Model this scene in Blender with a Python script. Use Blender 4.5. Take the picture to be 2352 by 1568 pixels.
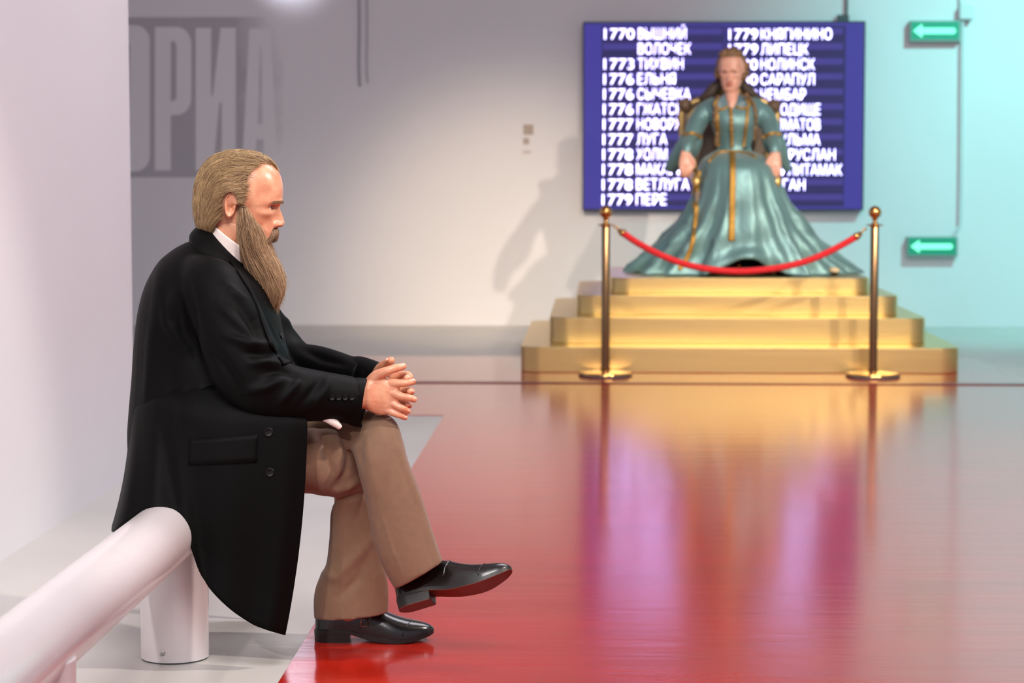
import bpy, bmesh, math, random
import numpy as np
from mathutils import Vector, Matrix
from mathutils.bvhtree import BVHTree
from mathutils.geometry import tessellate_polygon

for o in list(bpy.data.objects):
    bpy.data.objects.remove(o, do_unlink=True)
random.seed(4)
RNG = np.random.default_rng(7)
scene = bpy.context.scene
COL = scene.collection

def lin(r, g, b):
    def f(c):
        c /= 255.0
        return c / 12.92 if c <= 0.04045 else ((c + 0.055) / 1.055) ** 2.4
    return (f(r), f(g), f(b), 1.0)

# ------------------------------------------------------------------ camera
F = 5000.0                        # focal length in pixels of a 2352 x 1568 frame
CX, CY = 1176.0, 784.0
EYE = Vector((0, 0, 1.165))
PHI = math.atan(394.0 / F)
PSI = math.atan(194.0 / F * math.cos(PHI))
cam_data = bpy.data.cameras.new('camera')
cam = bpy.data.objects.new('camera', cam_data)
COL.objects.link(cam)
cam.location = EYE
cam.rotation_euler = (math.pi / 2 - PHI, 0, PSI)
cam_data.sensor_width = 36.0
cam_data.lens = F / 2352.0 * 36.0
cam_data.clip_end = 200
cam_data.dof.use_dof = True
cam_data.dof.focus_distance = 5.12
cam_data.dof.aperture_fstop = 5.0
scene.camera = cam
CAMR = cam.rotation_euler.to_matrix()
CAMRT = CAMR.transposed()

def W(px, py, Y):
    """the point of the plane y = Y seen at a pixel"""
    d = CAMR @ Vector(((px - CX) / F, -(py - CY) / F, -1.0))
    t = (Y - EYE.y) / d.y
    return EYE + d * t

def WZ(px, py, z):
    d = CAMR @ Vector(((px - CX) / F, -(py - CY) / F, -1.0))
    return EYE + d * ((z - EYE.z) / d.z)

def PXA(V):
    """pixels of an (n,3) array of points"""
    M = np.array(CAMRT)
    q = (np.asarray(V) - np.array(EYE)) @ M.T
    return np.stack([CX + F * q[:, 0] / -q[:, 2], CY - F * q[:, 1] / -q[:, 2]], 1)

# ------------------------------------------------------------------ world, lights, exposure
scene.view_settings.view_transform = 'Standard'
scene.view_settings.look = 'None'
scene.view_settings.exposure = 0.12
scene.view_settings.gamma = 1.0
scene.view_settings.use_curve_mapping = False
scene.cycles.use_denoising = True
scene.cycles.sample_clamp_indirect = 6.0
scene.cycles.max_bounces = 4
scene.cycles.diffuse_bounces = 3
scene.cycles.glossy_bounces = 3
scene.cycles.transmission_bounces = 2
scene.cycles.caustics_reflective = False
scene.cycles.use_adaptive_sampling = True
scene.cycles.adaptive_threshold = 0.12

world = bpy.data.worlds.new('world')
scene.world = world
world.use_nodes = True
bg = world.node_tree.nodes['Background']
bg.inputs[0].default_value = (0.81, 0.80, 0.94, 1)
bg.inputs[1].default_value = 0.56

def spot(name, loc, target, power, color, angle, blend=0.5, size=0.08):
    d = bpy.data.lights.new(name, 'SPOT')
    d.energy = power
    d.color = color
    d.spot_size = math.radians(angle)
    d.spot_blend = blend
    d.shadow_soft_size = size
    o = bpy.data.objects.new(name, d)
    COL.objects.link(o)
    o.location = loc
    o.rotation_euler = (Vector(target) - Vector(loc)).to_track_quat('-Z', 'Y').to_euler()
    return o

def area(name, loc, target, power, color, sx, sy):
    d = bpy.data.lights.new(name, 'AREA')
    d.shape = 'RECTANGLE'
    d.size, d.size_y = sx, sy
    d.energy = power
    d.color = color
    o = bpy.data.objects.new(name, d)
    COL.objects.link(o)
    o.location = loc
    o.rotation_euler = (Vector(target) - Vector(loc)).to_track_quat('-Z', 'Y').to_euler()
    return o

# spotlights on the ceiling track
spot('spot_podium_warm', (4.4, 5.2, 3.75), (0.45, 14.0, 0.60), 1900, (1.0, 0.87, 0.70), 22.5, 1.0, 0.08)
spot('spot_podium_front', (2.75, 4.6, 4.3), (1.1, 12.9, 0.35), 1250, (1.0, 0.88, 0.68), 23, 0.8, 0.05)
spot('spot_wall_warm', (-1.5, 8.0, 4.9), (-0.55, 16.3, 0.25), 1500, (1.0, 0.81, 0.55), 21, 1.0, 0.2)
spot('spot_cyan_wash', (3.9, 12.6, 4.4), (3.75, 16.3, 1.3), 950, (0.28, 1.0, 0.94), 80, 1.0, 0.1)
spot('spot_man_front', (2.6, 4.3, 3.6), (-0.75, 5.2, 0.95), 480, (1.0, 0.90, 0.82), 34, 0.6, 0.07)
spot('spot_man_left', (-1.5, 0.3, 2.8), (-0.95, 5.1, 0.15), 330, (1.0, 0.95, 0.93), 17, 0.8, 0.06)
spot('spot_wall_lamp', (-2.36, 15.85, 3.05), (-2.30, 16.32, 2.82), 85, (0.82, 0.85, 1.0), 70, 1.0, 0.05)
area('ceiling_panel_hall', (1.4, 8.0, 4.9), (1.4, 8.0, 0), 205, (0.95, 0.93, 1.0), 3.0, 3.0)
area('fill_near', (0.1, 1.6, 4.7), (-1.0, 5.6, 0.5), 245, (1.0, 0.97, 0.96), 2.0, 2.0)  # unseen fill, added to brighten the post front and the partition
# ------------------------------------------------------------------ materials
MAT = {}
def mat(name, color, rough=0.6, metal=0.0, spec=0.5, noise=None, bump=None, emit=None, coat=0.0, sheen=0.0, sss=0.0, extra=None):
    """principled material; noise = (scale, amount, (sx,sy,sz)) varies the colour, bump = (scale, strength, (sx,sy,sz))"""
    m = bpy.data.materials.new(name)
    m.use_nodes = True
    nt = m.node_tree
    b = nt.nodes['Principled BSDF']
    b.inputs['Base Color'].default_value = color
    b.inputs['Roughness'].default_value = rough
    b.inputs['Metallic'].default_value = metal
    b.inputs['Specular IOR Level'].default_value = spec
    b.inputs['Coat Weight'].default_value = coat
    b.inputs['Coat Roughness'].default_value = 0.12
    b.inputs['Sheen Weight'].default_value = sheen
    if sss:
        b.inputs['Subsurface Weight'].default_value = sss
        b.inputs['Subsurface Radius'].default_value = (0.012, 0.005, 0.003)
        b.inputs['Subsurface Scale'].default_value = 1.0
    if emit:
        b.inputs['Emission Color'].default_value = emit[0]
        b.inputs['Emission Strength'].default_value = emit[1]
    tc = nt.nodes.new('ShaderNodeTexCoord')
    def mapped(scale3):
        mp = nt.nodes.new('ShaderNodeMapping')
        mp.inputs['Scale'].default_value = scale3
        nt.links.new(tc.outputs['Object'], mp.inputs['Vector'])
        return mp
    if noise:
        mp = mapped(noise[2] if len(noise) > 2 else (1, 1, 1))
        n = nt.nodes.new('ShaderNodeTexNoise')
        n.inputs['Scale'].default_value = noise[0]
        n.inputs['Detail'].default_value = 5
        nt.links.new(mp.outputs[0], n.inputs['Vector'])
        mix = nt.nodes.new('ShaderNodeMixRGB')
        c2 = noise[3] if len(noise) > 3 else tuple(min(1, c * (1 - noise[1])) for c in color[:3]) + (1,)
        mix.inputs[1].default_value = color
        mix.inputs[2].default_value = c2
        rmp = nt.nodes.new('ShaderNodeMapRange')
        rmp.inputs[1].default_value = 0.35
        rmp.inputs[2].default_value = 0.7
        nt.links.new(n.outputs[0], rmp.inputs[0])
        nt.links.new(rmp.outputs[0], mix.inputs[0])
        nt.links.new(mix.outputs[0], b.inputs['Base Color'])
    if bump:
        mp = mapped(bump[2] if len(bump) > 2 else (1, 1, 1))
        n = nt.nodes.new('ShaderNodeTexNoise')
        n.inputs['Scale'].default_value = bump[0]
        n.inputs['Detail'].default_value = 4
        nt.links.new(mp.outputs[0], n.inputs['Vector'])
        bp = nt.nodes.new('ShaderNodeBump')
        bp.inputs['Strength'].default_value = bump[1]
        bp.inputs['Distance'].default_value = bump[3] if len(bump) > 3 else 0.01
        nt.links.new(n.outputs[0], bp.inputs['Height'])
        nt.links.new(bp.outputs[0], b.inputs['Normal'])
    MAT[name] = m
    if extra:
        extra(nt, b)
    return m

mat('wall_paint', lin(224, 221, 224), 0.75, noise=(1.3, 0.03), bump=(60, 0.06))
mat('wall_paint_near', lin(222, 219, 222), 0.7, noise=(1.1, 0.03), bump=(40, 0.08))
mat('ceiling_paint', lin(200, 196, 200), 0.8, noise=(1, 0.05))
mat('concrete', lin(196, 192, 187), 0.38, noise=(2.2, 0.10, (1, 0.7, 1)), bump=(5, 0.10, (1, 1, 1)))
mat('red_resin', lin(178, 32, 18), 0.15, spec=0.5, coat=0.12, noise=(2.5, 0.16, (0.7, 2.2, 1)), bump=(3.4, 0.16, (0.45, 4.0, 1), 0.005))
mat('seam_red', lin(110, 12, 16), 0.3, noise=(20, 0.2))
mat('white_pipe', lin(214, 206, 207), 0.18, spec=0.5, noise=(6, 0.03), bump=(3, 0.02))
mat('steel_screw', lin(180, 178, 175), 0.3, 1.0, noise=(40, 0.1))
mat('gold_step', lin(236, 206, 138), 0.32, 1.0, noise=(3, 0.08, (0.3, 8, 40)), bump=(60, 0.04, (0.05, 1, 1)))
mat('gold_polish', lin(214, 160, 92), 0.10, 1.0, noise=(8, 0.05))
mat('gold_tube', lin(142, 112, 80), 0.22, 1.0, noise=(8, 0.1))
mat('rope_velvet', lin(200, 14, 26), 0.8, sheen=0.1, noise=(60, 0.2))
mat('sign_green', lin(10, 128, 100), 0.5, emit=(lin(4, 130, 100), 0.5), noise=(5, 0.05))
mat('sign_arrow', lin(150, 245, 205), 0.5, emit=(lin(120, 250, 195), 0.75), noise=(5, 0.02))
mat('sign_housing', lin(150, 168, 162), 0.5, noise=(10, 0.05))
mat('cable_white', lin(206, 212, 214), 0.5, noise=(10, 0.05))
mat('cable_grey', lin(150, 146, 158), 0.6, noise=(10, 0.05))
mat('cable_dark', lin(70, 78, 80), 0.6, noise=(10, 0.1))
mat('placard', lin(176, 160, 150), 0.7, noise=(8, 0.05))
mat('placard_pale', lin(198, 184, 178), 0.7, noise=(8, 0.05))
mat('screen_frame', lin(40, 38, 70), 0.5, noise=(10, 0.1))
mat('screen_blue', lin(14, 13, 40), 0.6, spec=0.2, emit=(lin(66, 61, 146), 1.0), noise=(4, 0.05))
mat('screen_dark', lin(14, 13, 30), 0.6, spec=0.2, emit=(lin(50, 45, 92), 1.0), noise=(4, 0.05))
mat('screen_row', lin(14, 13, 30), 0.6, spec=0.2, emit=(lin(70, 63, 138), 1.0), noise=(4, 0.05))
mat('screen_text', (0.8, 0.8, 0.8, 1), 0.5, emit=((0.52, 0.46, 1.0, 1), 5.0), noise=(4, 0.02))
def fade_shadow(nt, b):
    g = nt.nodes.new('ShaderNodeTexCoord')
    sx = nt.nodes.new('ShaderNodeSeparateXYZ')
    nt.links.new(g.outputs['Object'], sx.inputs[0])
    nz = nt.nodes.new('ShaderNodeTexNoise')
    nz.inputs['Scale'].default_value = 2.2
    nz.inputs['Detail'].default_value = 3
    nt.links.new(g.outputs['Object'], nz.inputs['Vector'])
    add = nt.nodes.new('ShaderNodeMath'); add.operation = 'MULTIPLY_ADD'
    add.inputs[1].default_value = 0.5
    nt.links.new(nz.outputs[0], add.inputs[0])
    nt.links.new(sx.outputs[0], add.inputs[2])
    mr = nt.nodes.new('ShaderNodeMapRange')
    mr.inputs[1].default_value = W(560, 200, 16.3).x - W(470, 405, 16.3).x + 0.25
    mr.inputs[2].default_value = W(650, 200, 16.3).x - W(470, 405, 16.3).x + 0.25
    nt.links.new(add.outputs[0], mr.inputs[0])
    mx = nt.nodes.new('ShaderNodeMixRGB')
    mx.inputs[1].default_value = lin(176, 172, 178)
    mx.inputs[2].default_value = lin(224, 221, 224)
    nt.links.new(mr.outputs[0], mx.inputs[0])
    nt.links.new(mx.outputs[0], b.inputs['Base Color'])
mat('shadow_grey', lin(176, 172, 178), 0.75, extra=fade_shadow)  # shadow of the sign put into the base colour, fading out rightwards

# ------------------------------------------------------------------ mesh helpers
def link(name, me, material=None, parent=None, smooth=True):
    o = bpy.data.objects.new(name, me)
    COL.objects.link(o)
    if material:
        me.materials.append(MAT[material])
    if parent:
        o.parent = parent
        me.transform(Matrix.Translation(-WORLD_LOC[parent.name]))
        WORLD_LOC[o.name] = WORLD_LOC[parent.name].copy()
    else:
        WORLD_LOC[o.name] = Vector((0, 0, 0))
    if smooth:
        me.polygons.foreach_set('use_smooth', [True] * len(me.polygons))
    me.update()
    return o

WORLD_LOC = {}
def pymesh(V, Fc):
    me = bpy.data.meshes.new('m')
    me.from_pydata([tuple(map(float, v)) for v in V], [], [tuple(map(int, f)) for f in Fc])
    me.update()
    return me

def obj(name, V, Fc, material, parent=None, smooth=True, autosmooth=None, fix=False):
    me = pymesh(V, Fc)
    if fix:
        bm = bmesh.new(); bm.from_mesh(me)
        bmesh.ops.recalc_face_normals(bm, faces=bm.faces)
        bm.to_mesh(me); bm.free()
    o = link(name, me, material, parent, smooth)
    if autosmooth:
        sharpen(o, autosmooth)
    return o

def sharpen(o, deg=35):
    me = o.data
    bm = bmesh.new(); bm.from_mesh(me)
    lim = math.radians(deg)
    for e in bm.edges:
        e.smooth = not (len(e.link_faces) == 2 and e.calc_face_angle(0) > lim)
    bm.to_mesh(me); bm.free()

def empty(name, loc):
    o = bpy.data.objects.new(name, None)
    COL.objects.link(o)
    o.location = loc
    o.empty_display_size = 0.1
    WORLD_LOC[o.name] = Vector(loc)
    return o

def tag(o, label=None, cat=None, group=None, kind=None):
    if label: o['label'] = label
    if cat: o['category'] = cat
    if group: o['group'] = group
    if kind: o['kind'] = kind
    return o

def merge(*parts):
    V, Fc, n = [], [], 0
    for v, f in parts:
        V += [tuple(p) for p in v]
        Fc += [tuple(i + n for i in q) for q in f]
        n += len(v)
    return V, Fc

def boxm(x0, x1, y0, y1, z0, z1):
    V = [(x, y, z) for x in (x0, x1) for y in (y0, y1) for z in (z0, z1)]
    Fc = [(0, 1, 3, 2), (4, 6, 7, 5), (0, 4, 5, 1), (2, 3, 7, 6), (0, 2, 6, 4), (1, 5, 7, 3)]
    return V, Fc

def bevel(o, w=0.004, seg=2):
    m = o.modifiers.new('bevel', 'BEVEL')
    m.width = w; m.segments = seg; m.limit_method = 'ANGLE'
    return o

def catmull(P, k):
    """sub-sample rows of P (n, d) k times per span"""
    P = np.asarray(P, float)
    n = len(P)
    out = []
    for i in range(n - 1):
        p0, p1, p2, p3 = P[max(i - 1, 0)], P[i], P[i + 1], P[min(i + 2, n - 1)]
        for j in range(k):
            t = j / k
            out.append(0.5 * ((2 * p1) + (-p0 + p2) * t + (2 * p0 - 5 * p1 + 4 * p2 - p3) * t * t + (-p0 + 3 * p1 - 3 * p2 + p3) * t ** 3))
    out.append(P[-1])
    return np.array(out)

def skin_rings(R, caps=True, closed=True):
    """R: (m, n, 3) rings -> verts, faces"""
    R = np.asarray(R)
    m, n = R.shape[:2]
    V = R.reshape(-1, 3)
    Fc = []
    lim = n if closed else n - 1
    for i in range(m - 1):
        for j in range(lim):
            a, b = i * n + j, i * n + (j + 1) % n
            Fc.append((a, b, b + n, a + n))
    V = [tuple(v) for v in V]
    if caps:
        for i, rev in ((0, True), (m - 1, False)):
            c = R[i].mean(0)
            V.append(tuple(c))
            k = len(V) - 1
            for j in range(n):
                a, b = i * n + j, i * n + (j + 1) % n
                Fc.append((b, a, k) if rev else (a, b, k))
    return V, Fc

def ploft(st, n=32, k=6, p=2.0, caps=True, crease=0.0, phi0=0.0):
    """loft of stations (Ax, Ay, Bx, By, Y, hy): each ring spans pixel A to pixel B at depth Y and +-hy along y"""
    S = catmull(st, k)
    rings = []
    for ax, ay, bx, by, Y, hy in S:
        A, B = np.array(W(ax, ay, Y)), np.array(W(bx, by, Y))
        c, u = (A + B) / 2, (B - A) / 2
        ring = []
        for j in range(n):
            a = 2 * math.pi * j / n
            ca, sa = math.cos(a), math.sin(a)
            e = 2.0 / p
            x, y = math.copysign(abs(ca) ** e, ca), math.copysign(abs(sa) ** e, sa)
            if crease:
                d = (a - phi0 + math.pi) % (2 * math.pi) - math.pi
                s = 1 + crease * math.exp(-(d / 0.22) ** 2)
                x *= s; y *= s
            ring.append(c + u * x + np.array((0, hy * y, 0)))
        rings.append(ring)
    return skin_rings(rings, caps)

def tube(P, r, n=12, k=1, caps=True, flat=None, up=None):
    """tube along world points P with radii r (scalar or list)"""
    P = np.asarray(P, float)
    r = np.full(len(P), r) if np.isscalar(r) else np.asarray(r, float)
    if k > 1:
        Q = catmull(np.column_stack([P, r]), k)
        P, r = Q[:, :3], Q[:, 3]
    T = np.gradient(P, axis=0)
    T /= np.linalg.norm(T, axis=1)[:, None] + 1e-12
    ref = np.array(up if up is not None else (0, 0, 1.0))
    if abs(T[0] @ ref) > 0.9:
        ref = np.array((1.0, 0, 0))
    N = ref - T[0] * (T[0] @ ref); N /= np.linalg.norm(N)
    rings = []
    fl = 1.0 if flat is None else flat
    for i in range(len(P)):
        N = N - T[i] * (T[i] @ N); N /= np.linalg.norm(N)
        B = np.cross(T[i], N)
        rings.append([P[i] + r[i] * (math.cos(a) * N + fl * math.sin(a) * B) for a in np.linspace(0, 2 * math.pi, n, endpoint=False)])
    return skin_rings(rings, caps)

def ptube(Q, n=14, k=5, scale=952.0, round_end=True, **kw):
    """tube through (px, py, Y, radius in px)"""
    P = [tuple(W(q[0], q[1], q[2])) for q in Q]
    r = [q[3] / scale for q in Q]
    # round the ends
    V = np.column_stack([np.array(P), r])
    V = catmull(V, k)
    d0 = V[0, :3] - V[1, :3]; d0 /= np.linalg.norm(d0)
    d1 = V[-1, :3] - V[-2, :3]; d1 /= np.linalg.norm(d1)
    def capend(p, d, r):
        return [np.append(p + d * r * math.sin(a), r * math.cos(a)) for a in (0.5, 0.9, 1.25, 1.5)]
    V = np.vstack([np.array(capend(V[0, :3], d0, V[0, 3]))[::-1], V] + ([np.array(capend(V[-1, :3], d1, V[-1, 3]))] if round_end else []))
    return tube(V[:, :3], V[:, 3], n=n, **kw)

def lathe(prof, c, n=32, caps=True):
    rings = [[(c[0] + r * math.cos(a), c[1] + r * math.sin(a), c[2] + z) for a in np.linspace(0, 2 * math.pi, n, endpoint=False)] for r, z in prof]
    return skin_rings(rings, caps)

def ellipsoid(c, rx, ry, rz, n=20, m=12):
    rings = []
    for i in range(m + 1):
        t = math.pi * (0.02 + 0.96 * i / m) - math.pi / 2
        rings.append([(c[0] + rx * math.cos(t) * math.cos(a), c[1] + ry * math.cos(t) * math.sin(a), c[2] + rz * math.sin(t)) for a in np.linspace(0, 2 * math.pi, n, endpoint=False)])
    return skin_rings(rings)

def voxel(V, Fc, size, smooth=2, factor=0.5):
    """union of overlapping closed shapes as one continuous surface"""
    o = bpy.data.objects.new('tmp', pymesh(V, Fc))
    COL.objects.link(o)
    bm = bmesh.new(); bm.from_mesh(o.data)
    bmesh.ops.recalc_face_normals(bm, faces=bm.faces)
    bm.to_mesh(o.data); bm.free()
    m = o.modifiers.new('r', 'REMESH'); m.mode = 'VOXEL'; m.voxel_size = size
    if smooth:
        s = o.modifiers.new('s', 'SMOOTH'); s.iterations = smooth; s.factor = factor
    dg = bpy.context.evaluated_depsgraph_get()
    ev = o.evaluated_get(dg)
    me = ev.to_mesh()
    n = len(me.vertices)
    co = np.empty(n * 3, np.float32); me.vertices.foreach_get('co', co)
    Fo = [tuple(p.vertices) for p in me.polygons]
    ev.to_mesh_clear()
    bpy.data.objects.remove(o, do_unlink=True)
    return co.reshape(-1, 3).astype(float), Fo

def normals(V, Fc):
    me = pymesh(V, Fc)
    n = np.empty(len(V) * 3, np.float32)
    me.vertex_normals.foreach_get('vector', n)
    bpy.data.meshes.remove(me)
    return n.reshape(-1, 3)

def folds(V, Fc, lines, near=None):
    """cloth folds: each line (points in px, width px, height m) raises or sinks the surface along a path"""
    V = np.array(V, float)
    N = normals(V, Fc)
    P = PXA(V)
    face = (N @ np.array((0.15, -1, 0.15))) > -0.2
    if near is not None:
        face &= V[:, 1] < near
    D = np.zeros(len(V))
    for pts, w, h in lines:
        pts = np.array(pts, float)
        best = np.full(len(V), 1e9); par = np.zeros(len(V))
        for i in range(len(pts) - 1):
            a, b = pts[i], pts[i + 1]
            ab = b - a
            t = np.clip(((P - a) @ ab) / (ab @ ab), 0, 1)
            d = np.linalg.norm(P - (a + t[:, None] * ab), axis=1)
            m = d < best
            best[m] = d[m]; par[m] = (i + t[m]) / (len(pts) - 1)
        D += h * np.exp(-(best / w) ** 2) * np.sin(np.clip(par, 0.03, 0.97) * math.pi) ** 0.5 * face
    return V + N * D[:, None]

class Snap:
    def __init__(self, V, Fc):
        self.t = BVHTree.FromPolygons([tuple(v) for v in V], Fc)
    def __call__(self, px, py, off=0.004, default_Y=None):
        d = (CAMR @ Vector(((px - CX) / F, -(py - CY) / F, -1.0))).normalized()
        h = self.t.ray_cast(EYE, d)
        if h[0] is None:
            return np.array(W(px, py, default_Y)) if default_Y else None
        return np.array(h[0] - d * off)

def sheet(grid, thick=0.004):
    """thick sheet from a (m, n, 3) grid"""
    G = np.asarray(grid, float)
    m, n = G.shape[:2]
    du = np.gradient(G, axis=0); dv = np.gradient(G, axis=1)
    N = np.cross(du, dv); N /= np.linalg.norm(N, axis=2)[:, :, None] + 1e-12
    A = (G + N * thick / 2).reshape(-1, 3); B = (G - N * thick / 2).reshape(-1, 3)
    V = np.vstack([A, B]); k = m * n
    Fc = []
    for i in range(m - 1):
        for j in range(n - 1):
            a = i * n + j
            Fc.append((a, a + 1, a + n + 1, a + n))
            Fc.append((k + a, k + a + n, k + a + n + 1, k + a + 1))
    for i in range(m - 1):
        for j in (0, n - 1):
            a = i * n + j
            Fc.append((a, a + n, k + a + n, k + a) if j == 0 else (a + n, a, k + a, k + a + n))
    for j in range(n - 1):
        for i in (0, m - 1):
            a = i * n + j
            Fc.append((a + 1, a, k + a, k + a + 1) if i == 0 else (a, a + 1, k + a + 1, k + a))
    return V, Fc

# ------------------------------------------------------------------ the setting
def struct(name, VF, material, smooth=False):
    return tag(obj(name, *VF, material, smooth=smooth), kind='structure')

WALL_Y = 16.3
tag(struct('floor', boxm(-9, 9, -3, WALL_Y + 0.2, -0.2, 0.0), 'concrete'), 'pale grey concrete floor of the hall')
# the red resin coating, laid on the concrete: one slab with an L-shaped outline
def slab(poly, z0, z1):
    n = len(poly)
    V = [(x, y, z0) for x, y in poly] + [(x, y, z1) for x, y in poly]
    Fc = [tuple(range(n, 2 * n)), tuple(range(n - 1, -1, -1))] + [(i, (i + 1) % n, n + (i + 1) % n, n + i) for i in range(n)]
    return V, Fc
tag(struct('floor_red_coating', slab([(-0.72, -3), (2.35, -3), (2.35, 13.55), (-7.5, 13.55), (-7.5, 10.27), (-0.72, 10.27)], 0.0, 0.003), 'red_resin'),
    'glossy red resin coating on the grey floor')
tag(struct('trim_1', boxm(-7.5, 8.9, 11.82, 11.90, 0.003, 0.0075), 'seam_red'), 'dark red seam strip across the red floor')
tag(struct('wall_back', boxm(-9, 9, WALL_Y, WALL_Y + 0.2, 0, 5.2), 'wall_paint'), 'white back wall behind the gilded podium')
tag(struct('wall_left', boxm(-2.05, -1.775, -3, 8.26, 0, 5.2), 'wall_paint_near'), 'pinkish white partition wall beside the white pipe')
tag(struct('wall_right', boxm(6.5, 6.7, -3, WALL_Y, 0, 5.2), 'wall_paint'), 'white side wall of the hall')
tag(struct('ceiling', boxm(-9, 9, -3, WALL_Y + 0.2, 5.2, 5.4), 'ceiling_paint'), 'pale ceiling of the hall')

# ------------------------------------------------------------------ white pipe rail
AX, AZ, PR = -1.006, 0.316, 0.0755
rail = empty('pipe_bench', (AX, 4.0, 0.0))
tag(rail, 'thick white pipe rail on round posts, which the bearded man sits on', 'railing')
ys = [0.6] + list(np.linspace(0.64, 6.53, 40)) + [6.56]
rings = []
for i, y in enumerate(ys):
    r = PR * (0.93 if i in (0, len(ys) - 1) else 1)
    rings.append([(AX + r * math.cos(a), y, AZ + r * math.sin(a)) for a in np.linspace(0, 2 * math.pi, 48, endpoint=False)])
obj('pipe', *skin_rings(rings), 'white_pipe', rail, autosmooth=50)
for y in (1.14, 2.46, 3.785, 5.11, 6.435):
    pr = 0.081
    V, Fc = lathe([(pr, 0.004), (pr, 0.05), (pr, 0.15), (pr, AZ - 0.02)], (AX, y, 0), 48)
    o = obj('post', V, Fc, 'white_pipe', rail, autosmooth=50)
    V, Fc = lathe([(pr - 0.002, 0), (pr - 0.002, 0.0045)], (AX, y, 0), 40)
    obj('base_gasket', V, Fc, 'cable_dark', o, autosmooth=50)
    V, Fc = lathe([(0.006, 0), (0.006, 0.002), (0.004, 0.0035)], (0, 0, 0), 14)
    V = [(v[0], -v[2], v[1]) for v in V]
    a = -1.75
    V = [(AX + pr * math.cos(a) + v[0], y + pr * math.sin(a) + v[1], 0.028 + v[2]) for v in V]
    obj('screw', V, Fc, 'steel_screw', o, autosmooth=50)

# ------------------------------------------------------------------ gilded stepped podium
def rrect(x0, x1, y0, y1, r, seg=10):
    pts = []
    for cx, cy, a0 in ((x1 - r, y1 - r, 0), (x0 + r, y1 - r, 90), (x0 + r, y0 + r, 180), (x1 - r, y0 + r, 270)):
        for i in range(seg + 1):
            a = math.radians(a0 + 90 * i / seg)
            pts.append((cx + r * math.cos(a), cy + r * math.sin(a)))
    return pts
STEP = [(1196, 2205, 12.47, 0.150), (1262, 2127, 12.72, 0.3026), (1324, 2063, 12.95, 0.419), (1402, 1997, 13.18, 0.514)]
POD_Z = 0.514
pod = empty('stepped_podium', (0.9, 13.5, 0))
tag(pod, 'gilded metal podium of four rounded steps under the seated woman', 'podium')
zb = 0.003
for i, (xa, xb, Y, z) in enumerate(STEP):
    x0, x1 = W(xa, 780, Y + 0.06).x, W(xb, 780, Y + 0.06).x
    zz = zb - (0 if i == 0 else 0.0)
    o = obj('step', *slab(rrect(x0, x1, Y, 14.72, 0.12), zz, z), 'gold_step', pod, autosmooth=40)
    bevel(o, 0.004, 2)
    zb = z

# ------------------------------------------------------------------ stanchions and rope
def stanchion(px, Y, label):
    x = W(px, 700, Y).x
    t = empty('stanchion', (x, Y, 0.003))
    tag(t, label, 'stanchion', 'brass stanchions before the podium')
    c = (x, Y, 0.003)
    obj('base', *lathe([(0.148, 0), (0.150, 0.006), (0.150, 0.012), (0.145, 0.022), (0.10, 0.030), (0.04, 0.036), (0.03, 0.045)], c, 48), 'gold_polish', t, autosmooth=35)
    obj('base_rim', *lathe([(0.1515, 0.0), (0.1525, 0.004), (0.1525, 0.010), (0.150, 0.012)], c, 48), 'cable_dark', t, autosmooth=35)
    obj('pole', *lathe([(0.0235, 0.03), (0.0235, 0.2), (0.0235, 0.845), (0.021, 0.850)], c, 28), 'gold_tube', t, autosmooth=35)
    o = obj('neck', *lathe([(0.028, 0.846), (0.030, 0.852), (0.028, 0.858), (0.013, 0.866), (0.012, 0.88), (0.017, 0.888), (0.011, 0.895)], c, 28), 'gold_polish', t, autosmooth=60)
    rr = [(x + 0.044 * math.cos(a), Y + 0.044 * math.sin(a), 0.003 + 0.853) for a in np.linspace(0, 2 * math.pi, 29)]
    obj('ring', *tube(rr, 0.004, 8), 'gold_polish', t)
    obj('ball', *ellipsoid((x, Y, 0.003 + 0.925), 0.036, 0.036, 0.036, 28, 18), 'gold_polish', t)
    return t
STY = 12.29
stanchion(1391, STY, 'brass stanchion with ball top before the side of the podium where the wall shadow falls')
stanchion(2007, STY, 'brass stanchion with ball top nearer the green arrow signs')
rp = empty('barrier_rope', tuple(W(1690, 622, STY)))
tag(rp, 'sagging red velvet rope hung between the two brass stanchions', 'rope')
path = [(1432, 536), (1470, 561), (1530, 591), (1600, 613), (1690, 623), (1780, 616), (1850, 600), (1910, 575), (1966, 544)]
P = catmull([tuple(W(a, b, STY - 0.02)) for a, b in path], 8)
obj('velvet_rope', *tube(P, 0.0185, 16), 'rope_velvet', rp)
for (a, b), (c, d) in (((1434, 537), (1410, 522)), ((1963, 546), (1990, 527))):
    A, B = np.array(W(a, b, STY - 0.02)), np.array(W(c, d, STY - 0.01))
    obj('end_ferrule', *tube([A, A + (B - A) * 0.2, A + (B - A) * 0.5, A + (B - A) * 0.6], [0.021, 0.022, 0.013, 0.008], 14), 'gold_polish', rp)
    obj('snap_hook', *tube([A + (B - A) * 0.55, A + (B - A) * 0.8 + np.array((0, 0, 0.012)), B], 0.006, 8, k=4), 'gold_polish', rp)

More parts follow.
